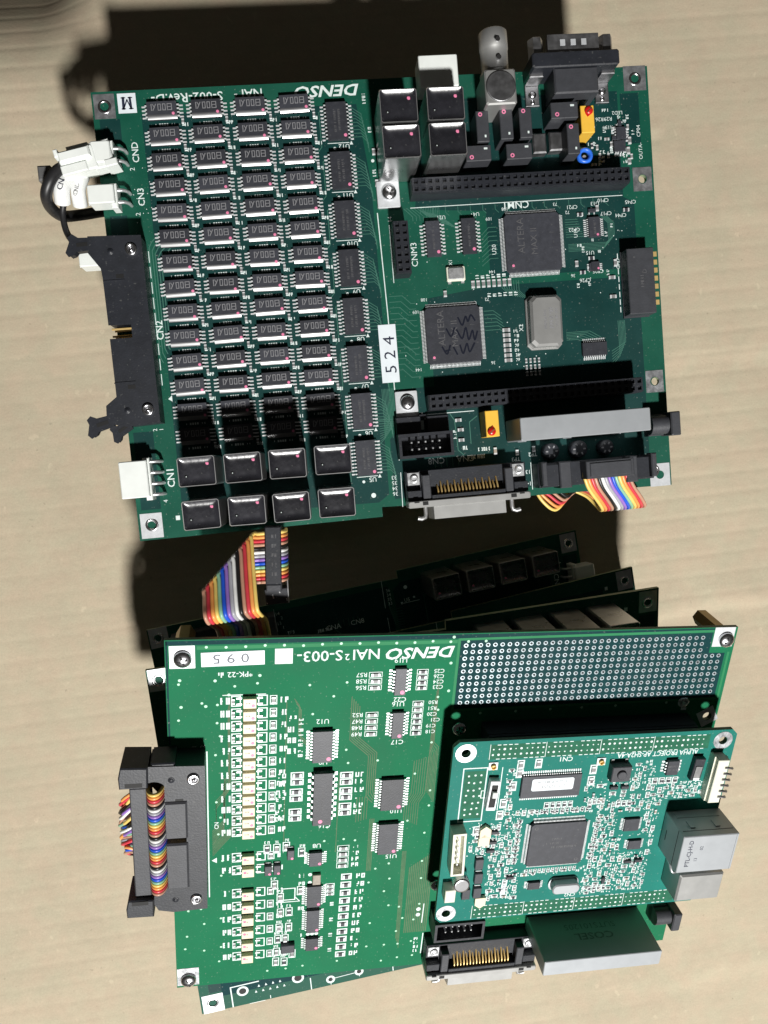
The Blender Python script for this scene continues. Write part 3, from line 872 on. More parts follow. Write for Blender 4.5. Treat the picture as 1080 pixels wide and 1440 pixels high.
@cached
def ub_traces(mat):
    m = MB()
    z = 0.035
    for k in range(5):                                   # bundle along the left header
        x = 14.4 + k * 0.95
        m.line([(x + 3.5, 104.5 - k * 1.2), (x + 1.2, 102.5 - k * 1.2), (x, 100.5 - k * 1.2), (x, 62 + k * 1.5), (x + 0.8, 60 + k * 1.5)], 0.34, z)
    for i, y in enumerate(SO20_Y):                       # fans from the eight driver chips towards the logic
        for k in range(9):
            yy = y + (k - 4) * 1.27
            n = 90.2 + (8 - k) * 0.38
            m.line([(89.4, yy), (n, yy), (n + 2.0 + k * 0.15, yy - 2.2), (n + 2.0 + k * 0.15, yy - 5.5 + k * 0.2)], 0.22, z + k * 1e-4)
        m.line([(79.6, y + 5), (78.4, y + 4), (78.4, y - 8), (77.2, y - 9.4)], 0.25, z)
    for k in range(11):
        m.line([(92.5 + k * 0.5, 44.5), (92.5 + k * 0.5, 27 + k * 0.6), (90.5, 24.8 + k * 0.9)], 0.22, z)
    for k in range(14):                                  # logic area, left half
        y = 48 + k * 2.05
        m.line([(98, y + 3), (101 + (k % 5) * 0.6, y + 3), (104 + (k % 5) * 0.6, y), (107.4, y)], 0.24, z + k * 1e-4)
    for k in range(12):
        x = 112 + k * 0.62
        m.line([(x, 109.0), (x, 107.6 - k * 0.2), (x + 5, 103.5 - k * 0.2), (x + 9, 103.5 - k * 0.45)], 0.22, z + k * 1e-4)
    for k in range(8):
        m.line([(139.4, 100 - k * 1.6), (136.5, 100 - k * 1.6), (134 - k * 0.1, 97.6 - k * 1.6), (133.6, 97.6 - k * 1.6)], 0.22, z)
        m.line([(165.4, 101 - k * 0.9), (170 + k * 0.3, 101 - k * 0.9)], 0.22, z)
        m.line([(140 + k * 0.9, 80.4), (140 + k * 0.9, 78 - k * 0.2), (143 + k * 0.9, 75 - k * 0.2)], 0.22, z)
    for k in range(6):
        m.line([(132.6, 70 - k * 1.4), (136 + k * 0.4, 70 - k * 1.4), (138.5 + k * 0.4, 68 - k * 1.4)], 0.22, z)
        m.line([(163, 60 - k * 0.55), (172 - k, 60 - k * 0.55), (176 - k, 57.5 - k * 0.3)], 0.22, z)
        m.line([(179 + k * 0.45, 101.5), (181.5 + k * 0.45, 99), (181.5 + k * 0.45, 92 + k * 0.5), (179 + k * 0.3, 89.5 + k * 0.5), (166, 89.5 + k * 0.5)], 0.2, z)
        m.line([(183 + k * 0.5, 63), (183 + k * 0.5, 50 + k), (180, 47 + k)], 0.22, z)
        m.line([(106 + k * 1.2, 108.5), (109 + k * 1.3, 105.5), (109 + k * 1.3, 104)], 0.22, z)
    for k in range(16):
        m.line([(112 + k * 4.6, 108.2), (112 + k * 4.6, 106.4), (113.2 + k * 4.6, 105.2)], 0.2, z)
    m.line([(117, 33.5), (118.5, 31), (119, 20), (121, 18)], 0.3, z); m.line([(127, 32), (124, 30), (124, 22)], 0.3, z)
    for k in range(5): m.line([(110 + k * 2.2, 17.5), (110 + k * 2.2, 14.2)], 0.25, z)
    return m.mesh('traces', [mat])
@cached
def ub_silk():
    m = MB()
    z = 0.05
    rnd = random.Random(21)
    m.text('NAI', 55.5, 151.3, 3.2, 180, z, 0, bold=0.008); m.text('2', 49.8, 150.6, 1.8, 180, z, 0, bold=0.01)
    m.text('S-002-Rev.D-', 32.8, 151.0, 3.2, 180, z, 0, bold=0.008, wide=1.04)
    m.text('DENSO', 81.8, 150.9, 3.9, 180, z, 0, bold=0.022, shear=0.25, wide=1.28)
    m.text('CND', 13.0, 133.4, 2.3, 90, z, bold=0.01); m.text('2', 11.4, 127.7, 1.7, 90, z); m.text('CN3', 13.4, 118.0, 2.3, 90, z, bold=0.01); m.text('2', 11.8, 112.2, 1.7, 90, z)
    m.text('CN2', 15.0, 71.5, 2.5, 90, z, bold=0.012); m.text('CN1', 13.5, 18.7, 2.6, 90, z, bold=0.012)
    m.text('4', 10.9, 10.6, 1.6, 90, z); m.text('2', 9.8, 36.4, 1.5, 90, z); m.text('1', 12.0, 36.4, 1.5, 90, z)
    m.add([(15.6, 47.0, z), (17.0, 46.0, z), (17.0, 48.2, z)], [(0, 1, 2)])
    for k in range(9): m.rect(13.9, 52 + k * 5.4, 14.15, 56 + k * 5.4, z)
    for i, y in enumerate(SO20_Y):
        m.text('U%d' % (12 - i), 86.4, y - 8.2, 1.7, 180, z, bold=0.005)
        m.disc(83.0, y - 8.7, 0.55, z, 0, 10)
        m.add([(88.4, y - 7.6, z), (89.7, y - 7.6, z), (89.1, y - 6.3, z)], [(0, 1, 2)])
        m.frame(80.6, y - 7.0, 88.4, y - 6.75, 0.12, z)
    for i, y in enumerate(DRV_Y):
        for j, x in enumerate(DRV_X):
            for k in range(4): m.rect(x - 1.7 + k * 0.85, y - 4.7, x - 1.15 + k * 0.85, y - 3.9, z)
            for k in (2.6, 3.5, -3.0): m.rect(x + k, y - 4.6, x + k + 0.28, y - 4.0, z)
            m.rect(x + 6.2, y - 5.0, x + 7.2, y - 4.6, z)
            scribble(m, x + 8.0, y - 4.6, 1.6, 1.2, z, rnd=rnd)
    m.line([(96.3, 107.5), (97.0, 72), (97.2, 44)], 0.35, z)
    m.text('CNM1', 147.6, 109.0 - 1.6, 2.6, 180, z, bold=0.008)
    m.line([(108.5, 108.6), (187.6, 108.6)], 0.25, z); m.line([(108.4, 34.0), (126, 34.0)], 0.25, z); m.line([(178, 35.8), (188, 35.8)], 0.25, z)
    m.text('CNM3', 108.4, 92, 2.3, 90, z); m.text('14', 100.6, 105.2, 1.5, 90, z); m.text('CNA', 121.5, 16.6, 2.3, 180, z); m.text('CN8', 110.5, 16.6, 2.3, 180, z)
    m.line([(100.2, 82.5), (100.2, 103)], 0.25, z)
    for k, s in enumerate(('33', '35', '34', '36')): m.text(s, 94.3, 11.8 - k * 2.0, 1.5, 180, z)
    for k, s in enumerate(('1', '13', '2', '14')): m.text(s, 144.0 + (k % 2) * 1.4 - 0.8, 11.8 - k * 2.2, 1.5, 180, z)
    m.line([(96.6, 0.9), (96.9, 13.5)], 0.25, z)
    m.line([(146.0, 3.0), (146.0, 13.0)], 0.25, z)
    m.text('U21', 119.5, 104.6, 1.4, 180, z); m.text('U4', 132.4, 105.0, 1.4, 180, z); m.text('U20', 138.0, 92, 1.6, 90, z)
    for a, b, t in ((143, 106.2, '108'), (162, 106.8, '73'), (136.8, 103, '109'), (166.4, 103.6, '72'), (136.6, 84, '144'), (167, 80.6, '36'), (110.6, 75.6, '108'), (107.2, 71.4, '109'), (134, 74.2, '72'), (106.6, 50.5, '144'), (134.6, 51, '36')):
        m.text(t, a, b, 1.2, 180, z)
    m.text('X1', 121.5, 88.2, 1.3, 90, z); m.text('X2', 146.0, 63, 1.6, 90, z); m.text('TP3', 140.5, 14.7, 1.5, 180, z); m.text('TP2', 147, 16, 1.5, 180, z)
    for (a, b, t) in ((168.4, 105.4, 'CP21'), (168.6, 97.2, 'CP22'), (180.2, 107.2, 'CP10'), (181, 102.4, 'CP17'), (177, 106.2, 'U13'), (190.6, 106.0, 'CP45'), (186.6, 101.4, 'CP44'), (174, 88.5, 'U15'), (176.6, 81.6, 'CP25'), (171.5, 78.6, 'CP26')):
        m.text(t, a, b, 1.4, 180, z)
    m.text('U14', 169.0, 96, 1.4, 90, z); m.text('CP27', 184.3, 84, 1.3, 90, z); m.text('CP04', 195.2, 131.4, 1.4, 90, z); m.text('OUTA-', 195.6, 124.2, 1.4, 90, z)
    for k, t in enumerate(('R3', 'R26', 'R29')): m.text(t, 177.6 + k * 3.2, 136.2, 1.4, 180, z)
    m.text('LED2', 187.6, 138.2, 1.3, 180, z); m.text('R15', 184.2, 133.2, 1.3, 180, z)
    for _ in range(26): scribble(m, rnd.uniform(176, 194), rnd.uniform(120, 140), rnd.uniform(1.4, 2.6), 1.1, z, rnd=rnd, vertical=rnd.random() < 0.4)
    for _ in range(14): scribble(m, rnd.uniform(168, 183), rnd.uniform(76, 104), rnd.uniform(1.4, 2.4), 1.0, z, rnd=rnd, vertical=rnd.random() < 0.5)
    for k in range(6): scribble(m, 131 + k * 2.0, 82.6, 1.5, 1.3, z, rnd=rnd, vertical=True); scribble(m, 135 + k * 2, 75.8, 1.5, 1.3, z, rnd=rnd, vertical=True)
    for k in range(7): scribble(m, 144.2, 62 - k * 1.75, 2.2, 1.1, z, rnd=rnd)
    for k in range(8): m.rect(184.2, 66 + k * 2.8, 184.5, 68 + k * 2.8, z)
    scribble(m, 122, 20.6, 2.4, 1.4, z, rnd=rnd); scribble(m, 129, 19.6, 5.0, 1.3, z, rnd=rnd); scribble(m, 118.2, 26, 3.4, 1.2, z, rnd=rnd, vertical=True)
    scribble(m, 126, 17.0, 7.0, 1.5, z, rnd=rnd)
    scribble(m, 94.8, 148, 4, 1.2, z, rnd=rnd, vertical=True); scribble(m, 96.0, 137, 2.2, 1.2, z, rnd=rnd, vertical=True); scribble(m, 96.4, 122, 3, 1.2, z, rnd=rnd, vertical=True)
    m.disc(96.2, 126.0, 0.6, z); m.disc(86.2, 6.0, 0.9, z, 0, 12); m.rect(13.9, 3.4, 15.4, 5.0, z)
    for _ in range(50): m.disc(rnd.uniform(100, 192), rnd.uniform(46, 108), 0.2, z, 0, 6)
    for _ in range(14): m.disc(rnd.uniform(10, 17), rnd.uniform(108, 128), 0.16, z, 0, 6)
    m.rect(96.6, 18, 96.85, 31, z); scribble(m, 99.6, 30, 2.2, 1.6, z, rnd=rnd)
    return m.mesh('silkscreen', ['silk'])
@cached
def ub_smd():
    m = MB()
    rnd = random.Random(4)
    for i, y in enumerate(DRV_Y):
        for j, x in enumerate(DRV_X):
            smd(m, x + 6.6, y - 3.6, 1.4, 0.9, 0.7, 90, 1)
    for k in range(8): smd(m, 129.2 + k * 1.95, 79.9, 2.4, 1.3, 0.5, 90, 1)
    for k in range(7): smd(m, 140.3, 62.6 - k * 1.85, 2.6, 1.3, 0.5, 0, 1)
    for (x, y, a, kd) in ((171, 102.5, 0, 2), (177.6, 104.4, 90, 1), (188.6, 103.2, 0, 2), (168.5, 84.8, 90, 1), (170.6, 81.5, 0, 2), (174.2, 86.5, 0, 2), (183.2, 84.2, 90, 1), (181.6, 79, 0, 1), (181.6, 72, 0, 1), (118.6, 77.2, 90, 1),
                          (119.8, 31.0, 0, 1), (120.4, 27.4, 0, 1), (120.4, 23.6, 0, 1), (141, 17.2, 90, 1), (147.4, 18, 90, 1), (132.8, 18.5, 90, 0), (186.5, 132.5, 0, 1), (191.5, 128, 90, 1), (190.8, 124.4, 90, 1), (191, 120.6, 90, 1), (96.8, 129, 90, 1), (97, 118, 90, 1)):
        smd(m, x, y, rnd.uniform(1.8, 2.4), 1.2, 0.7, a, kd)
    for k in range(18): smd(m, rnd.uniform(176, 192), rnd.uniform(119, 136), 1.6, 0.9, 0.5, rnd.choice((0, 90)), rnd.choice((1, 1, 2)))
    for (x, y, a) in ((175.5, 103.6, 0), (173.8, 83.2, 90), (186.2, 129, 0), (188, 133.8, 90), (106.6, 33.5, 0)): sot(m, x, y, a)
    for k in range(12): smd(m, 147 + k % 4 * 1.6, 46 + k // 4 * 2.4, 1.4, 0.8, 0.45, 90, 1)
    return m.mesh('surface_mount_parts', SMDM)
@cached
def ub_vias():
    m = MB()
    rnd = random.Random(9)
    for k in range(7):
        m.box(196.3, 85.6 - k * 2.95, 0.02, 199.4, 87.4 - k * 2.95, 0.09, 0)
    for x, y, w, h in ((119.2, 136.0, 2, 2),): m.disc(x, y, 0.8, 0.04, 0)
    return m.mesh('edge_contacts', ['gold'])

def driver_cell(par, x, y, dot=True):
    a, p, t = driver()
    o = obj('driver_package', a, par, (x + RND.uniform(-0.12, 0.12), y + RND.uniform(-0.1, 0.1), 0.04), RND.uniform(-0.9, 0.9))
    obj('pins', p, o, stuff=True)
    obj('marking', t, o, (0, 0.55, 2.14))
    if dot: obj('paint_dot', dot_mesh(0.52), o, (4.1 + RND.uniform(-0.3, 0.3), -1.6 + RND.uniform(-0.3, 0.5), 2.15))

# ================================================================== UPPER BOARD
U = thing('circuit_board', mat4([[1, 0, 0], [0, 1, 0], [0, 0, 1]], (-100, -77.18, 80)),
          'large dark green NAI2S-002 circuit board with rows of small driver chips, topmost upper board', 'circuit board')
obj('substrate', ub_substrate('mask_upper', 'laminate'), U)
obj('copper_plane', ub_plane('plane_upper'), U)
obj('traces', ub_traces('trace_upper'), U, stuff=True)
obj('silkscreen', ub_silk(), U, stuff=True)
obj('surface_mount_parts', ub_smd(), U, stuff=True)
obj('edge_contacts', ub_vias(), U, stuff=True)
for i, y in enumerate(DRV_Y):
    for x in DRV_X: driver_cell(U, x, y)
for i, y in enumerate(SO20_Y): chip(U, 84.5, y, SO20, dot=(2.6, -5.2), mark=(8, 3.4, 30 + i % 3, True))
for x in (26.5, 41.7, 56.8, 72.0):
    for y in (20.3, 5.7): put_relay(U, x, y, 12.5, 9.9, 22.5)
for x in (104.0, 119.7):
    for y in (134.7, 123.3): put_relay(U, x, y, 12.6, 10.8, 22.5)
def smooth2(pts):
    P = [Vector((x, y, 0)) for x, y in pts]
    if len(P) < 3: return pts
    P = [P[0] * 2 - P[1]] + P + [P[-1] * 2 - P[-2]]
    out = []
    for i in range(1, len(P) - 2):
        for k in range(5):
            t = k / 5
            a, b, c, d = P[i - 1], P[i], P[i + 1], P[i + 2]
            q = 0.5 * ((2 * b) + (c - a) * t + (2 * a - 5 * b + 4 * c - d) * t * t + (3 * b - a - 3 * c + d) * t ** 3)
            out.append((q.x, q.y))
    return out + [tuple(P[-2])[:2]]
def qchip(par, x, y, w, h, z, name, texts, dot=None, scrawl=False):
    b, p = qfp(w, h, z, 36)
    o = obj(name, b, par, (x, y, 0.05))
    obj('pins', p, o, stuff=True)
    t = MB()
    for (s, tx, ty, sz, a) in texts: t.text(s, tx, ty, sz, a, 0, 0)
    t.ring2(-w * 0.38, -h * 0.40, 0.4, 0.7, 0, 0, 10)
    obj('lettering', t.mesh('lettering', ['ink_faint']), o, (0, 0, z + 0.02))
    if scrawl:
        k = MB()
        for pts in ([(2.0, 6.0), (3.4, 3.2), (4.8, 6.2), (5.6, 4.4), (6.8, 6.6), (8.2, 4.6)], [(1.2, 1.6), (3.0, -1.6), (4.6, 2.2), (5.4, -2.2), (7.0, 1.0), (7.6, -2.4), (8.8, 0.6)], [(-4.6, -4.2), (-3.0, -6.8), (-1.6, -3.8)], [(-0.4, -4.6), (0.8, -7.2)], [(-2.6, 2.2), (-1.0, -0.6), (0.4, 2.4)], [(2, -4), (3, -7), (4.6, -3.6), (5.4, -6.6), (7.4, -3.6)], [(-3.6, -5.8), (-1.8, -5.4)]):
            k.line(smooth2(pts), 0.6, 0)
        obj('handwriting', k.mesh('handwriting', ['marker']), o, (0, 0, z + 0.04))
    obj('paint_dot', dot_mesh(0.5), o, dot or (-w * 0.38, -h * 0.38, z + 0.03))
TX = [('ALTERA', -4.6, 2.6, 2.6, 90), ('MAX II', 0.2, 0.4, 2.4, 90)]
qchip(U, 152.4, 93.3, 21.0, 21.0, 1.6, 'logic_chip', TX)
qchip(U, 120.4, 62.1, 20.6, 20.6, 1.6, 'logic_chip', TX, scrawl=True)
chip(U, 115.7, 96.8, (5.4, 12.8, 2.0, 9, 1.27, 1.5), dot=(1.5, -4.8), mark=(7.5, 2.4, 41, True))
chip(U, 128.8, 97.0, (5.4, 12.8, 2.0, 9, 1.27, 1.5), dot=(1.5, -4.8), mark=(7.5, 2.4, 42, True))
chip(U, 173.1, 53.2, (5.0, 9.6, 1.2, 12, 0.72, 1.1, 0.32), rz=90)
chip(U, 175.9, 97.5, (4.6, 7.4, 1.4, 9, 0.72, 1.1, 0.3), dot=(1.0, -2.8), mark=(5, 2.0, 44, True), dotr=0.45)
chip(U, 175.4, 83.3, (3.4, 3.6, 1.2, 4, 0.65, 0.8, 0.3), dot=(1.0, -0.8), dotr=0.4)
chip(U, 187.4, 126.0, (4.0, 4.6, 1.4, 4, 1.0, 1.0), rz=90)
chip(U, 188.2, 130.6, (3.8, 4.4, 1.4, 4, 1.0, 1.0), rz=0)
# sockets for the plug-in processor board
o = obj('socket_header', socket(31, 2, 2.54, 8.5), U, (148.0, 113.4, 0.05), -0.3)
o = obj('socket_header', socket(31, 2, 2.54, 8.5), U, (148.0, 38.0, 0.05), 0.3)
o = obj('socket_header', socket(7, 2, 2.54, 8.5), U, (103.3, 92.9, 0.05), 90)
# crystal and oscillator
m = MB(); m.box(-3.4, -2.6, 0.2, 3.4, 2.6, 1.3, 0, c=0.2, cv=0.3); m.box(-2.9, -2.1, 1.3, 2.9, 2.1, 1.9, 1, c=0.25, cv=0.4)
for s in (-1, 1): m.box(s * 2.4 - 0.6, -3.4, 0.03, s * 2.4 + 0.6, -2.4, 0.5, 1)
obj('crystal', m.mesh('crystal', ['ivory', 'tin']), U, (123.0, 84.0, 0))
m = MB()
m.box(-6.6, -9.9, 0.2, 6.6, 9.9, 1.2, 0, c=0.3, cv=1.6); m.box(-5.9, -9.2, 1.2, 5.9, 9.2, 5.2, 0, c=0.9, cv=1.6)
o = obj('oscillator_can', m.mesh('oscillator_can', ['shell_metal']), U, (154.4, 64.2, 0), -1)
t = MB(); scribble(t, 1.6, 1.2, 8, 1.5, 0, vertical=True); scribble(t, 3.6, 1, 7, 1.0, 0, vertical=True); scribble(t, -0.6, 0.5, 7, 1.0, 0, vertical=True)
obj('marking', t.mesh('marking', ['ink_grey']), o, (0, 0, 5.22))
# right-edge connector block
m = MB(); m.box(-5, -11.8, 0.2, 5, 11.8, 6.4, 0, c=0.25, cv=0.2); m.box(-5.2, -12.2, 0.1, 4.6, 12.1, 0.9, 0)
o = obj('switch_block', m.mesh('switch_block', ['grey_plastic']), U, (190.3, 75.8, 0))
t = MB(); scribble(t, 0.2, 0, 4.5, 1.2, 0, vertical=True); t.disc(-2.4, 8.6, 0.3, 0); t.text('D', 1.2, 3.4, 1.6, 90, 0)
obj('marking', t.mesh('marking', ['ink_faint']), o, (0, 0, 6.42))
# power module, jack, trimmers, box header
b, p, t = dcdc(46.4, 8.0, 21.5)
o = obj('power_module', b, U, (160.6, 25.2, 0)); obj('pins', p, o, stuff=True)
obj('power_jack', barrel_jack(), U, (195.8, 23.0, 0))
a, k = trimmer()
for x, y, r in ((172.6, 132.5, 0), (130.3, 28.4, 180)):
    o = obj('trimmer', a, U, (x, y, 0), r); obj('sealing_paint', k, o)
b, p = box_header(19.7, 8.8, 8.6, 5)
o = obj('box_header', b, U, (106.1, 22.8, 0)); obj('pins', p, o, stuff=True)
m = MB(); m.box(-10, -3.2, 0.1, -1, 3.2, 3.4, 0, c=0.3); m.box(1.5, -3.0, 0.1, 9.5, 3.0, 2.4, 0, c=0.3); m.rect(-0.6, -1.8, 0.6, 1.6, 0.06, 1)
obj('inductor', m.mesh('inductor', ['black_plastic', 'silk']), U, (106.4, 30.4, 0))
put_scsi(U, 120.2, 7.5)
put_idc(U, 0.0, 70.2, 64.4)
put_wafer(U, 7.2, 19.3, 4, 9.6, 13.0, 8.0, 3.9)
put_wafer(U, 6.0, 117.2, 2, 8.8, 6.2, 8.0, 4.0)
put_wafer(U, 6.2, 131.2, 2, 6.4, 7.0, 8.0, 4.2)
# bottom-right shrouded header (a ribbon plug sits in it)
m = MB(); m.box(-21.8, -4.4, 0.1, 21.8, 4.4, 7.6, 0, c=0.3)
for s in (-1, 1):
    m.box(s * 15.4 - 5.6, -4.2, 7.6, s * 15.4 + 5.6, 4.0, 9.0, 0, c=0.4); m.box(s * 12.4 - 2.2, -5.0, 2, s * 12.4 + 2.2, 4.6, 10.4, 1, c=0.4)
    m.box(s * 20.4 - 1.0, -3.6, 7.6, s * 20.4 + 1.0, 5.0, 11.6, 1, c=0.4)
obj('ribbon_header', m.mesh('ribbon_header', ['black_plastic', 'grey_plastic']), U, (168.2, 8.0, 0))
for k, (x, y, r) in enumerate(((153.0, 16.6, 3.0), (163.5, 16.6, 3.2), (174.0, 16.4, 2.8))):
    m = MB(); m.lathe([(r, 0.1), (r, 4.0), (r - 0.3, 4.3), (r * 0.5, 4.4)], 18, 0)
    for q in range(6):
        a = q * math.pi / 3; m.rbox(r * 0.6 * math.cos(a), r * 0.6 * math.sin(a), 4.3, 0.9, 0.5, 4.46, math.degrees(a), 1)
    obj('inductor', m.mesh('inductor', ['black_plastic', 'ink_grey']), U, (x, y, 0))
# coaxial socket
m = MB()
m.box(-5.4, -5.9, 0.2, 5.4, 5.9, 14.6, 0, c=0.5, cv=0.5)
o = obj('coaxial_socket', m.mesh('coaxial_socket', ['shell_metal']), U, (141.0, 143.0, 0))
m = MB(); m.lathe([(5.2, 14.6), (5.2, 14.9), (4.9, 15.0)], 28, 0); obj('cap', m.mesh('cap', ['dull_metal']), o)
m = MB()
m.M = Matrix.Translation((0, 5.6, 8.2)) @ Matrix.Rotation(-math.pi / 2, 4, 'X')
m.lathe([(5.4, 0), (5.4, 1.2), (4.7, 1.4), (4.8, 9.0), (5.0, 9.2), (5.0, 15.0), (4.6, 15.4), (3.9, 15.4), (3.7, 4)], 24, 0)
m.M = Matrix()
m.lathe([(1.1, 12.5), (1.1, 13.9), (0.8, 14.1)], 10, 0) if False else None
obj('barrel', m.mesh('barrel', ['shell_metal']), o)
m = MB()
for yy in (10.2, 16.2): m.cyl((0.3, yy, 12.2), (0.3, yy, 13.9), 0.85, 10, 0)
obj('bayonet_pins', m.mesh('bayonet_pins', ['chrome']), o)
m = MB(); m.poly([(-0.9, 16.9), (0.0, 15.6), (1.2, 16.6), (1.0, 17.4), (-0.4, 17.8)], 13.35); obj('bayonet_slot', m.mesh('bayonet_slot', ['dark_hole']), o)
# nine-pin D connector
m = MB()
m.box(-15.6, 5.4, 0.3, 15.6, 10.6, 12.6, 0, c=0.4, cv=0.6); m.box(-7.9, -3.2, 0.3, 7.9, 5.5, 11.6, 1, c=0.5)
o = obj('d_connector', m.mesh('d_connector', ['black_plastic', 'grey_plastic']), U, (168.9, 144.2, 0))
m = MB()
fr = [(-9.2, 10.6), (9.2, 10.6), (7.6, 3.0), (-7.6, 3.0)]
m.rings([[(x, 10.5, z) for x, z in fr], [(x, 17.2, z) for x, z in fr], [(x * 0.94, 17.2, 6.8 + (z - 6.8) * 0.88) for x, z in fr], [(x * 0.94, 12, 6.8 + (z - 6.8) * 0.88) for x, z in fr]], 0, False, True, capmi=1)
for k in (-1, 0, 1): m.box(k * 3.8 - 0.9, 13.4, 10.5, k * 3.8 + 0.9, 15.4, 10.75, 2)
obj('shell', m.mesh('shell', ['dull_metal', 'dark_hole', 'pad_bright']), o)
for s in (-1, 1):
    m = MB(); m.M = Matrix.Translation((s * 12.6, 10.5, 7.2)) @ Matrix.Rotation(-math.pi / 2, 4, 'X'); m.lathe([(2.7, 0), (2.7, 6.6), (2.3, 6.9), (1.4, 6.9), (1.3, 3)], 6, 0, False)
    obj('jack_screw', m.mesh('jack_screw', ['dull_metal']), o)
    m = MB(); m.box(-2.5, -4.4, 0.1, 2.5, 2.6, 1.2, 0, c=0.15); m.box(-2.5, 2.6, 0.1, 2.5, 4.6, 8.0, 0, c=0.3)
    m.M = Matrix.Translation((0, -0.6, 1.2)); m.lathe([(1.5, 0), (1.3, 0.7), (0.6, 1.0)], 14, 1); m.M = Matrix.Translation((0, -3.2, 1.2)); m.lathe([(0.9, 0), (0.8, 0.3), (0.3, 0.5)], 12, 1)
    obj('bracket', m.mesh('bracket', ['dull_metal', 'chrome']), o, (s * 13.0, 1.8, 0))
m = MB()
for k in range(5): m.tube([((k - 2) * 2.7, -3.1, 5), ((k - 2) * 2.7 - 0.5, -4.6, 3.6), ((k - 2) * 2.7 - 1.2, -5.6, 0.1)], 0.3, 6)
obj('pins', m.mesh('pins', ['tin']), o, stuff=True)
# white socket on the back edge
m = MB(); m.box(-6.8, -5.4, 0.3, 6.8, 5.4, 9.6, 0, c=0.3, cv=0.3); m.box(-5.4, 5.4, 1.5, 5.4, 5.45, 8.6, 1)
obj('white_socket', m.mesh('white_socket', ['white_nylon', 'dark_hole']), U, (120.8, 151.6, 0))
# signal relays
for (x, y, w, h) in ((134.8, 131.9, 4.4, 10.6), (143.3, 132.4, 4.6, 10.6), (150.2, 132.4, 4.4, 10.4), (132.6, 122.9, 9.0, 5.4), (147.2, 122.8, 9.2, 5.4), (164.4, 136.0, 9.8, 5.6), (167.0, 126.1, 4.4, 10.6)):
    hor = w > h
    a, t, d = small_relay(w, h, 10.0, hor)
    o = obj('signal_relay', a, U, (x, y, 0.05)); obj('marking', t, o); obj('paint_ring', d, o)
# blue disc capacitor with a hole, clear film parts
m = MB()
m.M = Matrix.Translation((0, 0, 4.4))
R = []
for i in range(24):
    a = 2 * math.pi * i / 24
    R.append([((2.15 + 0.8 * math.cos(2 * math.pi * k / 10)) * math.cos(a) * 1.02, (2.15 + 0.8 * math.cos(2 * math.pi * k / 10)) * math.sin(a), 1.2 * math.sin(2 * math.pi * k / 10)) for k in range(10)])
R.append(R[0]); m.rings(R, 0, False, False, True)
m.cyl((0.1, -0.1, -4.3), (0.1, -0.1, -0.6), 0.7, 10, 1)
obj('blue_inductor', m.mesh('blue_inductor', ['blue_plastic', 'ceramic']), U, (172.7, 121.9, 0))
m = MB()
for (x, y, w, h) in ((0, 0, 5.0, 7.0), (6.2, 0.4, 5.2, 6.6)): m.box(x - w / 2, y - h / 2, 0.1, x + w / 2, y + h / 2, 4.0, 0, c=0.5)
obj('ferrite_pair', m.mesh('ferrite_pair', ['dull_metal']), U, (156.6, 127.5, 0))
# corner lands, screws and plates
put_pad(U, 4.2, 149.4, 7.2, 8.4, 4.2, 149.3)
put_pad(U, 195.0, 150.2, 8.4, 8.8, 195.1, 150.0)
put_pad(U, 5.1, 2.2, 7.8, 9.0, 5.2, 2.5, 'pad_bright')
put_pad(U, 195.6, 4.2, 7.8, 8.6, 193.2, 6.0, 'pad_bright')
put_pad(U, 195.7, 114.0, 7.2, 8.6, 0, 0, kind='none', hole=1.7)
put_pad(U, 195.7, 39.5, 6.8, 8.2, 0, 0, kind='none', hole=1.7)
for x, y in ((100.7, 113.6), (101.1, 38.4)):
    m = MB(); m.box(-4.1, -4.7, 0.05, 4.1, 4.7, 1.2, 0, c=0.15, cv=0.3)
    o = obj('mounting_plate', m.mesh('mounting_plate', ['pad_bright']), U, (x, y, 0))
    obj('screw', screw_mesh(2.7, 2.0), o, (0.3, 0.4, 1.2))
# stickers
m = MB(); m.box(-3.2, -10.5, 0.05, 3.2, 10.5, 0.14); t = MB(); t.text('5 2 4', 0.2, -0.4, 4.3, 90, 0.15, 0, wide=1.12)
o = obj('serial_sticker', m.mesh('serial_sticker', ['sticker']), U, (96.2, 57.2, 0), 0); obj('lettering', t.mesh('lettering', ['ink']), o)
m = MB(); m.box(-3.15, -3.35, 0.05, 3.15, 3.35, 0.14); t = MB(); [t.line(q, w_, 0.15) for q, w_ in (([(-1.3, -1.9), (-1.2, 1.9)], 0.9), ([(1.3, -1.9), (1.1, 1.9)], 0.8), ([(-1.2, -1.7), (0.1, 1.2)], 0.45), ([(0.1, 1.2), (1.2, -1.7)], 0.4), ([(-1.9, 1.85), (-0.5, 1.85)], 0.35), ([(0.5, 1.85), (1.9, 1.85)], 0.35), ([(-1.9, -1.85), (-0.6, -1.85)], 0.35), ([(0.6, -1.85), (2.0, -1.85)], 0.35))]
o = obj('letter_sticker', m.mesh('letter_sticker', ['sticker']), U, (12.0, 150.1, 0), 0); obj('lettering', t.mesh('lettering', ['ink']), o)

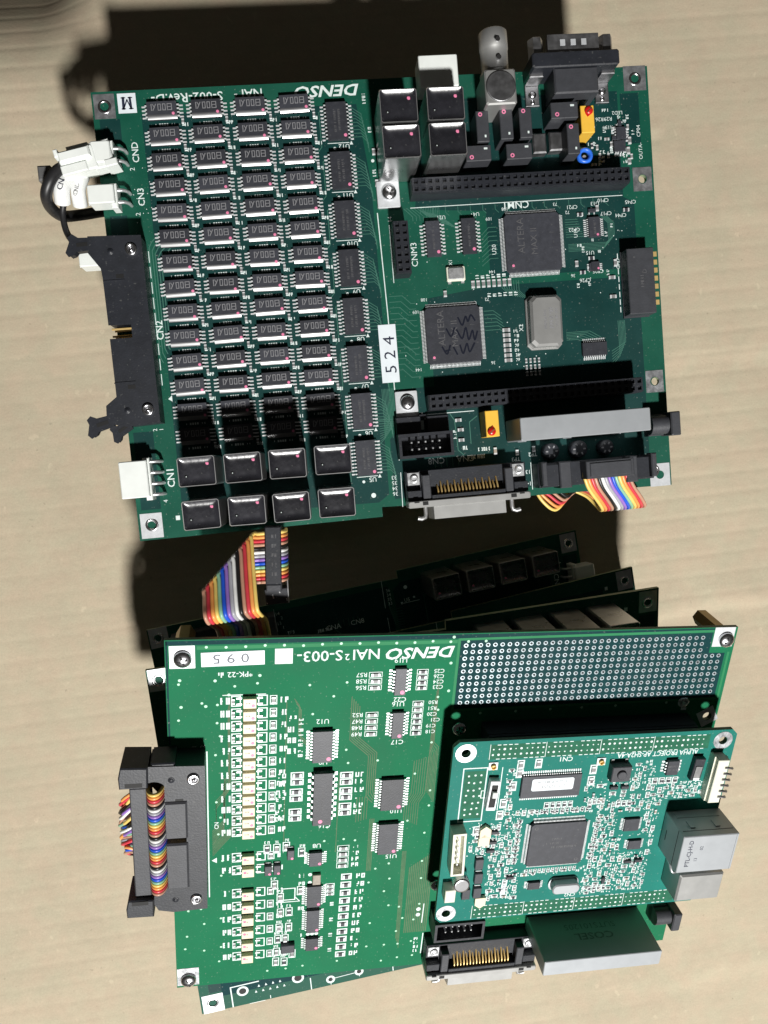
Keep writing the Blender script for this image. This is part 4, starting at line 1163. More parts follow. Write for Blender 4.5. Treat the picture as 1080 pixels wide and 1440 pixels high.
# ================================================================== LOWER BOARD
RL = [[0.99101, 0.12094, 0.05715], [-0.0998, 0.95299, -0.28609], [-0.08906, 0.27781, 0.9565]]
L = thing('circuit_board', mat4(RL, (-105.85, -255.26, 71.57)),
          'bright green NAI2S-003 circuit board with a dotted prototyping field, on top of the lower pile', 'circuit board', None, 1.02)
LH = 149.3
NTC = [(0, 0), (200, 0), (200, LH), (0, LH), (0, 107.2), (12.2, 107.2), (12.2, 47.6), (0.2, 47.6)]
LOUT = [(0, 0), (200, 0), (200, LH), (0, LH)]
obj('substrate', plate(LOUT, [(195.9, 111.8, 1.7)], 1.6, 0, ('mask_lower', 'laminate_dark')), L)
m = MB()
z = 0.02
m.poly([(97.2, 119.6), (197.0, 120.2), (197.0, 138.8), (190.6, 139), (190.6, 147.2), (97.2, 146.6)], z, 0)
m.rect(0.3, 147.4, 191, 148.9, z, 0); m.rect(0.3, 110, 0.9, 148.9, z, 0)
obj('copper_plane', m.mesh('copper_plane', ['plane_lower']), L)
m = MB()
m.line([(96.6, 119.0), (96.6, 147.0), (190.8, 147.9)], 0.9, 0.03); m.line([(96.6, 118.9), (198.4, 119.6), (198.4, 139)], 0.9, 0.03)
m.rect(10, 145.6, 96, 146.9, 0.025)
obj('mask_border', m.mesh('mask_border', ['rim_lower']), L)
# prototyping field: plated rings with dark bores
m = MB()
for j in range(10):
    n = 35 if j < 3 else 38
    for i in range(n):
        x = 99.1 + i * 2.585 + (0.0); y = 144.6 - j * 2.52 + i * 0.02
        if j < 3 and i > 34: continue
        m.ring2(x, y, 0.5, 0.80, 0.07, 0, 12); m.disc(x, y, 0.52, 0.04, 1, 10); m.poly([(x - 0.46, y - 0.1), (x - 0.3, y - 0.38), (x + 0.05, y - 0.48), (x - 0.1, y - 0.2)], 0.06, 0)
        m.add([(x - 0.3, y - 0.3, 0.062), (x + 0.05, y - 0.42, 0.062), (x + 0.25, y - 0.2, 0.062), (x - 0.1, y - 0.02, 0.062)], [(0, 1, 2, 3)], 0) if False else None
obj('plated_holes', m.mesh('plated_holes', ['ring_tin', 'dark_hole']), L, stuff=True)
# copper tracks
m = MB()
z = 0.035
for k in range(5):
    d = k * 0.95
    m.line([(61.0 + d * 0.75, 126 - d), (61.0 + d * 0.75, 108.6 + d * 0.32), (68.0 + d * 0.75, 101.6 + d * 0.32), (68.0 + d * 0.75, 84 + d), (70.4 + d * 0.2, 81.4 + d)], 0.34, z + k * 0.002)
    m.line([(41.6 + d * 0.35, 126 - d), (43.2 + d * 0.4, 123.5 - d), (43.2 + d * 0.4, 112 - d), (46.4, 108.5 - d)], 0.26, z) if k < 3 else None
    m.line([(64.8 + d, 84), (64.8 + d, 73 + d * 0.3)], 0.3, z)
for k in range(7):
    d = k * 0.85
    m.line([(91.0 - d * 0.2, 132 - d * 2), (91.2 - d * 0.25, 106 - d), (93.0 - d * 0.6, 104 - d * 1.1), (93.0 - d * 0.6, 80 + d)], 0.26, z)
    m.line([(89.8 - d, 100 - d * 0.3), (89.6 - d, 84), (87.6 - d, 80), (87.6 - d, 70 + d * 0.5)], 0.28, z + 0.001)
    m.line([(84.6 - d * 0.5, 58), (84.8 - d * 0.5, 10 + d * 2)], 0.28, z) if k < 4 else None
    m.line([(70 + d * 0.6, 74), (70 + d * 0.6, 50)], 0.3, z) if k < 4 else None
for k in range(13):
    m.line([(86.6 + k * 0.72, 50 + k * 0.55), (86.6 + k * 0.72, 17.5)], 0.42, z)
for k in range(8):
    d = k * 0.7
    m.line([(21.0 - d * 0.2, 128 - d * 1.4), (20.2 - d * 0.25, 126 - d * 1.4), (20.2 - d * 0.25, 92 - d), (15.4, 86 - d * 1.6), (15.4, 74)], 0.24, z) if k < 4 else None
    m.line([(22.4, 99 - d * 1.6), (18.4 - d * 0.1, 95 - d), (18.4 - d * 0.1, 78 - d), (14.0, 73 - d * 1.2)], 0.26, z)
    m.line([(22.0 - d * 0.2, 80), (22 - d * 0.2, 76 - d), (14, 67 - d)], 0.24, z)
m.line([(39.0, 125), (39.0, 66)], 0.3, z); m.line([(58.0, 95), (58.0, 60)], 0.3, z)
obj('traces', m.mesh('traces', ['trace_lower']), L, stuff=True)
# vias
m = MB()
rnd = random.Random(12)
busy = [(96, 118, 200, 150), (94, 15, 200, 118), (20, 8, 46, 128), (45, 98, 58, 116), (45, 72, 68, 99), (62, 104, 90, 139), (70, 55, 84, 95), (44, 8, 68, 64), (-5, 46, 14, 115), (8, 137, 96, 148), (0, 0, 10, 10)]
for i in range(15):
    for j in range(21):
        x = 4 + i * 6.2 + rnd.uniform(-1.2, 1.2); y = 5 + j * 6.7 + rnd.uniform(-1.2, 1.2)
        if rnd.random() < 0.45 or any(a < x < c and b < y < d for a, b, c, d in busy): continue
        m.disc(x, y, 0.46, 0.05, 0, 10)
for i in range(16): m.disc(3 + i * 6.2 + 10, 146.4 + rnd.uniform(-0.3, 0.3), 0.5, 0.052, 0, 10)
for x, y in ((4.4, 134.5), (15.6, 134.0), (30, 135.5), (4.6, 124.4), (12.5, 124.4), (20.0, 128.5), (107, 117.4), (120, 117.6), (133, 117.8), (145, 118), (158, 118.2), (178, 118.6), (94.4, 138), (94.6, 127), (94.6, 148)):
    m.disc(x, y, 0.55, 0.05, 0, 10)
obj('vias', m.mesh('vias', ['via']), L, stuff=True)
# print on the board
S = MB()
z = 0.055
S.text('DENSO', 83.4, 142.2, 4.2, 181, z, 0, bold=0.024, shear=0.25, wide=1.22)
S.text('NAI', 65.0, 142.2, 4.0, 181, z, 0, bold=0.008, wide=1.02); S.text('2', 58.6, 141.4, 2.4, 181, z, bold=0.01)
S.text('S-003-', 49.5, 142.0, 4.0, 181, z, 0, bold=0.008, wide=1.06)
S.rect(34.8, 139.6, 40.6, 145.3, z)
S.text('*PK-22', 23.6, 136.1, 2.0, 181, z, 0, bold=0.01); scribble(S, 17.4, 136.1, 2.6, 1.9, z)
S.line([(12.6, 43.4), (12.6, 106.6)], 0.4, z)
S.text('2', 11.2, 108.8, 1.6, 90, z); S.text('1', 8.4, 108.8, 1.6, 90, z); S.text('CN', 15.4, 75.4, 1.5, 90, z, bold=0.01)
S.add([(13.6, 60.0, z), (15.4, 58.8, z), (15.4, 61.2, z)], [(0, 1, 2)])
for t, x, y in (('U19', 76.9, 139.6), ('U16', 77.1, 122.4), ('U12', 51.3, 116.6), ('U9', 52.0, 99.8), ('U10', 79.4, 76.8), ('U15', 79.0, 56.0), ('U8', 51.0, 63.4), ('C22', 77.6, 124.2), ('C17', 77.8, 106.8), ('C16', 53.4, 72.2)):
    S.text(t, x, y, 1.9, 180, z, bold=0.006)
for k, t in enumerate(('R57', 'R58', 'R56')): S.text(t, 63.8, 134.4 - k * 2.5, 1.7, 180, z, bold=0.006)
for k, t in enumerate(('R52', 'R47', 'R48', 'R49')): S.text(t, 63.2, 118.6 - k * 2.6, 1.7, 180, z, bold=0.006)
for k, t in enumerate(('C25', 'C26', 'C24', 'C23')): S.text(t, 90.6, 135.0 - k * 2.1, 1.6, 180, z, bold=0.006)
for k, t in enumerate(('R50', 'R51', 'C20', 'C21', 'C19', 'C18')): S.text(t, 89.4 + (1.5 if k == 3 else 0), 122.6 - k * 2.4, 1.5, 180, z, bold=0.006)
SM = MB()
def boxed(x, y, w, h, kd, ang=0, t=0.22):
    S.frame(x - w / 2, y - h / 2, x + w / 2, y + h / 2, t, z)
    smd(SM, x, y, (w if ang == 0 else h) * 0.62, (h if ang == 0 else w) * 0.55, 0.5, ang, kd)
for k in range(3): boxed(68.6, 134.4 - k * 2.5, 4.6, 2.1, 1)
for k in range(4): boxed(68.2, 118.6 - k * 2.6, 4.4, 2.1, 1)
for k in range(4): boxed(84.8, 135.0 - k * 2.1, 4.0, 1.9, 2)
for k in range(6): boxed(84.2, 122.4 - k * 2.4, 4.0, 2.1, 1 if k < 2 else 2)
for y0, xs in ((95.0, 43.2), (88.0, 43.0), (79.4, 42.8)):
    for k in range(2): boxed(xs, y0 - k * 2.9, 4.6, 2.7, 2, 0, 0.45); scribble(S, xs - 5.2, y0 - k * 2.9, 3.6, 1.9, z, rnd=rnd)
for y0, xs in ((94.0, 60.6), (87.4, 60.6), (80.6, 60.6)):
    for k in range(2): boxed(xs, y0 - k * 2.9, 4.6, 2.7, 2, 0, 0.45); scribble(S, xs + 5.0, y0 - k * 2.9, 3.8, 2.0, z, rnd=rnd)
for k in range(4): boxed(60.8, 61.6 - k * 2.7, 4.4, 2.4, 1); scribble(S, 65.6, 61.6 - k * 2.7, 3.0, 1.8, z, rnd=rnd)
# optocoupler columns with their resistors and print
OPT_Y = [126.0 - 4.9 * i for i in range(12)] + [60.6, 54.8] + [44.0 - 6.15 * i for i in range(6)]
for i, y in enumerate(OPT_Y):
    for s in (-1, 1):
        S.frame(26.7 + s * 4.4 - 1.6, y - 2.1, 26.7 + s * 4.4 + 1.6, y + 2.1, 0.4, z)
        for q in (-1, 1): SM.box(26.7 + s * 3.4 - 0.9, y + q * 1.15 - 0.3, 0.03, 26.7 + s * 3.4 + 0.9, y + q * 1.15 + 0.3, 0.35, 0)
    if i > 11 or i < 12:
        scribble(S, 19.0, y + rnd.uniform(-0.3, 0.3), 3.6, 2.6, z, rnd=rnd); smd(SM, 21.4, y, 1.7, 1.0, 0.5, 90, 1)
        boxed(34.6, y, 2.4, 3.6, 1, 90, 0.3); scribble(S, 38.4, y, 3.0, 2.2, z, rnd=rnd)
S.line([(18.0, 128.4), (32.0, 128.4)], 0.3, z)
for k in range(4): scribble(S, 41.2, 118.4 - k * 4.4, 3.4, 2.2, z, rnd=rnd); scribble(S, 44.0, 117.4 - k * 4.4, 3.2, 1.6, z, rnd=rnd, vertical=True)
for k, (x, y) in enumerate(((33.2, 63.4), (36.6, 63.4), (40.0, 64.0), (45.6, 61.0), (45.6, 43.0), (38.4, 33.0), (41.6, 33.2), (38.0, 25.6), (41.6, 25.6), (37.6, 20.0), (40.4, 20.0), (37.2, 13.6), (40.2, 13.6), (43.2, 12.0), (37.0, 8.6), (40.2, 8.2), (36.0, 46.6), (38.2, 40.4))):
    boxed(x, y, 2.6, 4.2, 1 if k % 3 else 2, 90, 0.32); scribble(S, x + rnd.uniform(-0.4, 0.4), y + 3.0, 2.2, 1.2, z, rnd=rnd)
for i in range(11):
    y = 48.0 - i * 3.85
    boxed(62.6 - i * 0.07, y, 4.0, 2.9, 2, 0, 0.5); scribble(S, 68.2 - i * 0.1, y, 3.8, 2.2, z, rnd=rnd)
    if i < 3: boxed(56.6, 44.4 - i * 2.0, 3.4, 1.8, 1, 0, 0.3)
    if i % 2: scribble(S, 57.6, y - 1, 2.0, 1.4, z, rnd=rnd, vertical=True)
for y in (50.2, 46.5, 34.6, 21.2): 
    for q in (-1.6, 0, 1.6): S.disc(50.6 + q, y, 0.75, z, 0, 10)
    scribble(S, 46.2, y - 0.2, 2.6, 1.7, z, rnd=rnd)
S.frame(38.4, 38.8, 43.8, 44.6, 0.4, z); S.line([(38.4, 40), (36.8, 38), (45.4, 38), (43.8, 40)], 0.35, z)
S.line([(94.2, 6.0), (94.4, 16.4)], 0.4, z)
for k in range(4): scribble(S, 92.0, 7.6 + k * 2.1, 2.2, 1.4, z, rnd=rnd)
S.line([(93.4, 22.0), (93.6, 31.5)], 0.35, z); S.disc(91.6, 26.2, 0.9, z); S.disc(91.6, 29.0, 0.9, z)
S.ring2(184.6, 118.4, 1.0, 2.0, z, 0, 12); S.rect(184.4, 115.0, 186.6, 116.2, z)
obj('silkscreen', S.mesh('silkscreen', ['silk']), L, stuff=True)
obj('surface_mount_parts', SM.mesh('surface_mount_parts', SMDM), L, stuff=True)
oc = MB(); oc.box(-2.15, -1.85, 0.2, 2.15, 1.85, 2.0, 0, c=0.15); oc = oc.mesh('optocoupler', ['cream'])
om = MB(); scribble(om, -0.5, 0.2, 1.5, 0.5, 0, rnd=rnd); om = om.mesh('marking', ['ink_faint'])
for i, y in enumerate(OPT_Y):
    o = obj('optocoupler', oc, L, (26.8 - i * 0.03, y, 0.03))
    obj('paint_dot', dot_mesh(0.6), o, (1.1 if i < 12 else -1.1, -0.7 + 1.2 * (i > 11), 2.02)); obj('marking', om, o, (0, 0, 2.02))
chip(L, 51.5, 107.4, (7.0, 13.0, 1.8, 10, 1.2, 1.7, 0.55), dot=(2.2, -4.9), dotr=0.8)
chip(L, 52.2, 85.9, (6.8, 22.6, 2.6, 8, 2.6, 1.4, 1.1), dot=(-0.6, -9.4), mark=(9, 3.0, 51, True), dotr=0.8)
chip(L, 77.1, 132.0, (4.1, 10.6, 1.5, 7, 1.27, 1.5, 0.5), dot=(0.8, -4.0), dotr=0.8)
chip(L, 77.3, 114.6, (4.2, 10.8, 1.5, 8, 1.2, 1.5, 0.45), dot=(0.8, -4.2), dotr=0.7)
chip(L, 77.3, 85.4, (8.2, 13.6, 1.7, 11, 1.15, 1.7, 0.5), dot=(2.6, -5.2), dotr=0.8)
chip(L, 77.0, 65.6, (7.4, 14.0, 1.7, 12, 1.1, 1.7, 0.5), dot=(2.4, -5.6), dotr=0.7)
chip(L, 50.7, 58.2, (4.8, 6.4, 1.3, 6, 0.9, 1.3, 0.4), dot=(1.5, -2.0), dotr=0.6)
chip(L, 50.7, 40.7, (5.4, 10.2, 1.4, 10, 0.9, 1.4, 0.4), dot=(1.7, -3.6), dotr=0.6)
chip(L, 50.6, 28.6, (4.8, 11.2, 1.4, 11, 0.9, 1.3, 0.4), dot=(1.6, -4.2), dotr=0.6)
chip(L, 50.6, 17.0, (4.9, 6.2, 1.3, 6, 0.9, 1.3, 0.4), dot=(1.6, -1.8), dotr=0.6)
m = MB(); m.box(-1.5, -2.3, 0.1, 1.5, 2.3, 1.4, 0, c=0.2)
cm = m.mesh('capacitor', ['ceramic']); obj('capacitor', cm, L, (51.4, 48.6, 0))
m = MB(); m.box(-1.3, -2.2, 0.1, 1.3, 2.2, 1.8, 0, c=0.2); m.box(-0.9, -2.7, 0.04, 0.9, -2.2, 0.5, 1); m.box(-0.9, 2.2, 0.04, 0.9, 2.7, 0.5, 1)
dm = m.mesh('diode', ['epoxy', 'solder'])
for x, y in ((41.6, 61.4), (33.6, 54.9), (36.8, 55.0)):
    o = obj('diode', dm, L, (x, y, 0)); obj('paint_dot', dot_mesh(0.5), o, (0.5, -1.4, 1.82))
m = MB(); m.box(-2.6, -2.0, 0.1, 2.6, 2.0, 1.8, 0, c=0.25); m.box(-2.0, -2.8, 0.04, 2.0, -2.0, 0.4, 1)
obj('transistor', m.mesh('transistor', ['epoxy', 'solder']), L, (41.4, 16.2, 0))
# left ribbon header with its closed latches
put_idc(L, -1.4, 78.5, 60.5, False)
b, p = box_header(19.7, 8.8, 8.6, 5)
o = obj('box_header', b, L, (106.3, 25.0, 0)); obj('pins', p, o, stuff=True)
put_scsi(L, 117.2, 9.0)
b, p, t = dcdc(47.8, 6.9, 21.5)
o = obj('power_module', b, L, (160.4, 17.3, 0)); obj('pins', p, o, stuff=True); obj('lettering', t, o)
obj('power_jack', barrel_jack(), L, (194.4, 20.2, 0))
for y in (111.0, 40.2): obj('socket_header', socket(31, 2, 2.54, 8.5), L, (147.6, y, 0.05))
# corner lands and dome screws
put_pad(L, 5.4, 143.1, 8.0, 8.2, 5.6, 142.6, 'pad_bright', kind='screw')
put_pad(L, 195.1, 145.4, 8.0, 7.8, 196.0, 144.4, 'pad_bright', kind='screw')
put_pad(L, 4.2, 5.2, 8.0, 8.6, 4.4, 4.0, 'pad_metal', kind='screw')
put_pad(L, 195.9, 111.8, 7.0, 7.0, 0, 0, 'pad_metal', hole=1.8, kind='none', rz=30)
obj('screw', screw_mesh(2.6, 2.0), L, (99.7, 111.7, 0.1)); obj('screw', screw_mesh(2.4, 2.0), L, (97.5, 41.0, 0.1))
for x, y, h in ((5.4, 143.1, 15.0), (195.6, 145.0, 15.0), (4.2, 4.6, 8.0)):
    obj('standoff', standoff(h), L, (x, y, -1.6 - h))
m = MB(); m.box(-10.1, -2.6, 0.06, 10.1, 2.6, 0.15); t = MB(); t.text('0 9 5', -0.6, 0, 3.5, 180, 0.16, 0, wide=1.2)
o = obj('serial_sticker', m.mesh('serial_sticker', ['sticker']), L, (21.4, 142.1, 0), 1); obj('lettering', t.mesh('lettering', ['ink']), o)
# a small probe hook soldered under the prototyping field
m = MB(); m.tube([(-1.6, 0.4, 0.2), (-0.9, 1.6, 0.6), (0.6, 1.8, 0.8), (1.6, 0.6, 0.8), (0.9, -1.0, 0.6), (-0.6, -1.0, 0.4)], 0.5, 8); m.lathe([(1.0, 0.05), (0.7, 0.8)], 10, 0)
obj('test_hook', m.mesh('test_hook', ['tin']), L, (184.6, 118.6, 0))

# ================================================================== PROCESSOR BOARD
CB = thing('processor_board', mat4(RL, (-5.28, -233.11, 87.11)),
           'small teal green processor board with metal network and square jacks, plugged onto the NAI2S-003 board', 'circuit board', None, 1.02)
CW, CH = 104.75, 79.0
cut = 2.0
obj('substrate', plate([(cut, 0), (CW - cut, 0), (CW, cut), (CW, CH - cut), (CW - cut, CH), (cut, CH), (0, CH - cut), (0, cut)], [(4.5, 74.5, 1.6), (99.7, 74.5, 1.6), (3.9, 4.2, 1.6)], 1.6, 0, ('mask_cpu', 'laminate_dark')), CB)
m = MB()
m.rect(12.6, 71.4, 94.4, 77.4, 0.02); m.rect(13.4, 0.8, 94.8, 6.4, 0.02); m.rect(5.0, 47, 12.4, 67, 0.02)
obj('copper_plane', m.mesh('copper_plane', ['plane_cpu']), CB)
S = MB(); SM = MB()
z = 0.05
rnd = random.Random(33)
# dual-row header footprints: solder points and dashed outline
for (x0, n, y0) in ((14.0, 40, 74.4), (14.8, 39, 3.6)):
    for i in range(n):
        for s in (-1, 1):
            x = x0 + i * 2.0
            S.disc(x + rnd.uniform(-0.15, 0.15), y0 + s * 1.1, rnd.uniform(0.22, 0.5), z, 0, 8)
        if i % 5: S.rect(x0 + i * 2.0 - 0.7, y0 + 2.7, x0 + i * 2.0 + 0.6, y0 + 3.0, z); S.rect(x0 + i * 2.0 - 0.7, y0 - 3.0, x0 + i * 2.0 + 0.6, y0 - 2.7, z)
        if i % 10 == 0: S.rect(x0 + i * 2.0 - 1.2, y0 - 3.0, x0 + i * 2.0 - 1.0, y0 + 3.2, z)
S.frame(4.2, 45.6, 13.0, 68.4, 0.4, z)
for i in range(7):
    for k in range(3): S.disc(6.4 + k * 2.2 + rnd.uniform(-0.4, 0.4), 48.6 + i * 2.7 + rnd.uniform(-0.5, 0.5), 0.4, z, 0, 8)
S.line([(13.0, 58.6), (11.6, 58.6), (11.6, 55.6), (13.0, 55.6)], 0.3, z)
S.line([(18.2, 50), (18.2, 68)], 0.3, z)
S.text('CN1', 41.0, 70.0, 1.9, 180, z, bold=0.01); S.text('CN2', 51.4, 8.2, 1.6, 180, z, bold=0.008)
S.text('ALPHA PROJECT AP-SH2A-4A', 75.4, 70.2, 2.0, 180, z, bold=0.012, wide=0.86)
KEEP = [(24, 50, 49, 68), (29, 22, 55, 46), (56, 61, 66, 71), (76, 60, 86, 70), (86, 58, 105, 72), (81, 8, 106, 50), (0, 0, 9, 48), (3, 45, 20, 72), (0, 70, 105, 79), (0, 0, 105, 7.5), (65, 35, 75, 45), (68, 27, 78, 34), (40, 10, 55, 19), (32, 12, 40, 18), (8, 9, 17, 30), (34, 68, 95, 71.5)]
def free(x, y, w, h, keep): return not any(a - w / 2 < x < c + w / 2 and b - h / 2 < y < d + h / 2 for a, b, c, d in keep)
def part(x, y, w, h, kd, ang, t=0.2, out=True):
    if out: S.frame(x - w / 2, y - h / 2, x + w / 2, y + h / 2, t, z)
    smd(SM, x, y, (w if ang == 0 else h) * 0.62, (h if ang == 0 else w) * 0.58, 0.45, ang, kd)
# rows that can be made out
for (x, y) in ((24.6, 68.6), (24.6, 65.2), (31.0, 68.8), (22.8, 59.8), (20.2, 52.6), (19.4, 47.6), (51.8, 65.0), (51.6, 60.2), (11.6, 41.4)): part(x, y, 2.6, 4.0, 1, 90, 0.45)
for k in range(5): part(36.4 + k * 2.2, 50.6, 2.0, 2.8, 2, 90, 0.3)
for k in range(4): part(52.6 + k * 1.7, 51.0, 1.5, 2.6, 1, 90, 0.3); part(76.4 + k * 2.6, 58.4, 2.2, 2.8, 2, 90, 0.4); part(58.8 + k * 1.9, 10.6, 1.7, 2.6, 2, 90, 0.35)
for k in range(3): part(63.8 + k * 2.1, 49.4, 1.9, 2.6, 2, 90, 0.35)
for k in range(12): part(31.2 + k * 1.9, 48.0, 1.4, 1.8, 2, 90, 0.25); part(32.6 + k * 1.7, 21.0, 1.2, 2.0, 1, 90, 0.25)
for k in range(11): part(57.2, 43.0 - k * 1.8, 1.8, 1.2, 1, 0, 0.22); part(27.2, 43.6 - k * 1.8, 1.8, 1.2, 2, 0, 0.22)
# dense fields of tiny parts and their print
for (x0, y0, x1, y1, n) in ((56, 21, 82, 50, 520), (18, 9, 30, 46, 300), (55, 8, 82, 22, 240), (18, 46, 32, 53, 50), (74, 49, 95, 60, 140), (50, 46, 76, 60, 70), (66, 56, 77, 69, 44), (8, 28, 20, 46, 80), (84, 50, 96, 60, 30), (20, 52, 25, 70, 16), (28, 19, 56, 23, 40), (30, 46, 54, 50, 40)):
    for _ in range(n):
        x, y = rnd.uniform(x0, x1), rnd.uniform(y0, y1)
        w, h = rnd.choice(((1.3, 2.1), (2.1, 1.3), (1.6, 2.6), (2.6, 1.6)))
        if not free(x, y, w + 0.5, h + 0.5, KEEP): continue
        KEEP.append((x - w / 2, y - h / 2, x + w / 2, y + h / 2))
        part(x, y, w, h, rnd.choice((0, 1, 1, 2)), 0 if w > h else 90, rnd.uniform(0.3, 0.46), rnd.random() < 0.9)
    for _ in range(n):
        x, y = rnd.uniform(x0, x1), rnd.uniform(y0, y1)
        if not free(x, y, 1.6, 0.9, KEEP): continue
        KEEP.append((x - 0.8, y - 0.5, x + 0.8, y + 0.5))
        scribble(S, x, y, 1.5, 1.0, z, rnd=rnd, vertical=rnd.random() < 0.4)
    for _ in range(n):
        x, y = rnd.uniform(x0, x1), rnd.uniform(y0, y1)
        if free(x, y, 0.3, 0.3, KEEP): S.disc(x, y, rnd.uniform(0.16, 0.3), z, 0, 6)
for (x, y, a) in ((18.2, 40.6, 0), (18.0, 36.2, 0), (17.6, 32.4, 0), (60.6, 57.0, 0), (64.8, 57.0, 0), (72.0, 22.6, 0), (76.2, 22.8, 0), (63.6, 14.4, 90), (26.4, 19.4, 0)): sot(SM, x, y, a)
obj('silkscreen', S.mesh('silkscreen', ['silk']), CB, stuff=True)
obj('surface_mount_parts', SM.mesh('surface_mount_parts', SMDM), CB, stuff=True)
for x, y in ((4.5, 74.5), (99.7, 74.5), (3.9, 4.2)): 
    m = MB(); m.lathe([(1.65, 0.03), (3.7, 0.03), (3.7, 0.12), (1.65, 0.12), (1.6, -1.5)], 24, 0, False, False, False)
    obj('mounting_ring', m.mesh('mounting_ring', ['pad_metal']), CB, (x, y, 0))
# memory with label, processor, small chips
o = chip(CB, 36.5, 59.7, (9.4, 22.0, 1.1, 27, 0.8, 1.0, 0.36), rz=90)
m = MB(); m.prism([(-7.2, -2.5), (7.2, -2.5), (7.7, -2.0), (7.7, 2.0), (7.2, 2.5), (-7.2, 2.5), (-7.7, 2.0), (-7.7, -2.0)], 0.0, 0.06)
lab = obj('paper_label', m.mesh('paper_label', ['sticker']), CB, (36.9, 60.6, 1.17))
t = MB(); t.text('2111529254', 0.4, -1.0, 1.35, 180, 0.07, 0, wide=0.95); scribble(t, 0, 1.1, 11, 0.8, 0.07, n=7, rnd=rnd); obj('lettering', t.mesh('lettering', ['ink_grey']), lab)
b, p = qfp(21.4, 19.4, 1.5, 44)
o = obj('processor', b, CB, (42.0, 34.2, 0.05)); obj('pins', p, o, stuff=True)
t = MB(); scribble(t, 0, 2.4, 4, 0.9, 0, rnd=rnd); scribble(t, 3, -1.2, 10, 0.9, 0, rnd=rnd); scribble(t, -1, 0.6, 6, 0.9, 0, rnd=rnd)
t.ring2(-8.6, 7.6, 0.4, 0.7, 0); t.ring2(8.4, -7.4, 0.4, 0.7, 0)
obj('marking', t.mesh('marking', ['ink_faint']), o, (0, 0, 1.52))
chip(CB, 70.4, 40.0, (6.0, 5.6, 1.0, 8, 0.65, 0.8, 0.3)); chip(CB, 73.2, 30.6, (5.2, 4.2, 1.0, 6, 0.65, 0.8, 0.3)); chip(CB, 36.2, 14.8, (4.8, 3.4, 1.0, 5, 0.65, 0.8, 0.3))
o = chip(CB, 81.4, 64.8, (4.6, 6.2, 1.6, 4, 1.27, 1.2, 0.6)); obj('marking', chip_print(4, 3.2, 61, False), o, (0, 0, 1.62))
m = MB(); m.box(-3.6, -3.2, 0.2, 3.6, 3.2, 3.2, 0, c=0.25); m.lathe([(1.8, 3.2), (1.8, 3.7), (1.5, 3.9)], 16, 0)
for s in (-1, 1):
    for q in (-1, 1): m.box(s * 2.6 - 0.5, q * 3.9 - 0.5, 0.03, s * 2.6 + 0.5, q * 3.9 + 0.5, 0.4, 1)
obj('push_button', m.mesh('push_button', ['grey_plastic', 'solder']), CB, (61.0, 64.6, 0))
m = MB(); m.box(-1.8, -6.2, 0.1, 1.8, 6.2, 2.4, 0, c=0.2, cv=0.2); m.box(-1.1, -4.6, 2.4, 1.1, 4.6, 2.6, 1); m.box(-0.8, 0.2, 2.4, 0.8, 2.6, 3.9, 2, c=0.2)
obj('slide_switch', m.mesh('slide_switch', ['pad_bright', 'dark_hole', 'white_nylon']), CB, (15.2, 58.0, 0), -3)
m = MB(); m.box(-2.0, -4.6, 0.2, 2.0, 4.6, 2.2, 0, c=0.2); m.box(-1.2, -3.4, 2.2, 1.2, 1.5, 2.5, 1); m.box(-1.2, -4.4, 2.2, 1.2, -3.2, 2.6, 2)
obj('dip_switch', m.mesh('dip_switch', ['black_plastic', 'ceramic_grey', 'silk']), CB, (91.0, 64.0, 0), -4)
# gold coaxial test points
m = MB(); m.box(-1.6, -1.5, 0.03, 1.6, 1.5, 0.4, 0); m.lathe([(1.0, 0.4), (1.0, 1.2), (0.7, 1.2), (0.7, 0.5)], 12, 1)
gm = m.mesh('coaxial_point', ['pad_bright', 'gold'])
for x, y in ((14.6, 68.9), (54.0, 68.4)): obj('coaxial_point', gm, CB, (x, y, 0))
# wire crystal in its can
m = MB()
pts = [(-5.0 + 2.2 * math.cos(a) , 2.2 * math.sin(a)) for a in [math.pi / 2 + math.pi * i / 8 for i in range(9)]] + [(5.0 + 2.2 * math.cos(a), 2.2 * math.sin(a)) for a in [-math.pi / 2 + math.pi * i / 8 for i in range(9)]]
pts = [(x * 0.74, y) for x, y in pts]
m.rings([[(x * 1.12, y * 1.2, 0.1) for x, y in pts], [(x * 1.12, y * 1.2, 0.7) for x, y in pts], [(x, y, 0.8) for x, y in pts], [(x, y, 3.2) for x, y in pts], [(x * 0.93, y * 0.82, 3.6) for x, y in pts]], 0)
obj('crystal', m.mesh('crystal', ['box_metal']), CB, (47.8, 14.6, 0))
# ivory connectors
m = MB(); m.box(-2.4, -9.2, 0.1, 2.0, 9.2, 4.8, 0, c=0.2); m.box(-2.9, -9.5, 0.05, -2.0, 9.5, 3.0, 0)
o = obj('ivory_connector', m.mesh('ivory_connector', ['ivory']), CB, (98.6, 60.3, 0), -1)
m = MB()
for k in range(6): m.tube([(0.6, -6.4 + k * 2.5, 4.9), (2.2, -6.4 + k * 2.5, 5.0), (4.0, -7.2 + k * 2.5, 4.4), (5.4, -8.4 + k * 2.5, 2.6)], 0.45, 6)
obj('pins', m.mesh('pins', ['dull_metal']), o, stuff=True)
m = MB()
oo = [(-2.4, -9.2), (2.4, -9.2), (2.4, 9.2), (-2.4, 9.2)]; ii = [(-1.6, -8.4), (1.6, -8.4), (1.6, 8.4), (-1.6, 8.4)]
m.rings([[(x, y, 0.1) for x, y in oo], [(x, y, 5.0) for x, y in oo], [(x, y, 5.0) for x, y in ii], [(x, y, 1.4) for x, y in ii]], 0)
for k in range(5): m.box(-0.3, -5.4 + k * 2.5, 1.4, 0.3, -4.8 + k * 2.5, 4.0, 1)
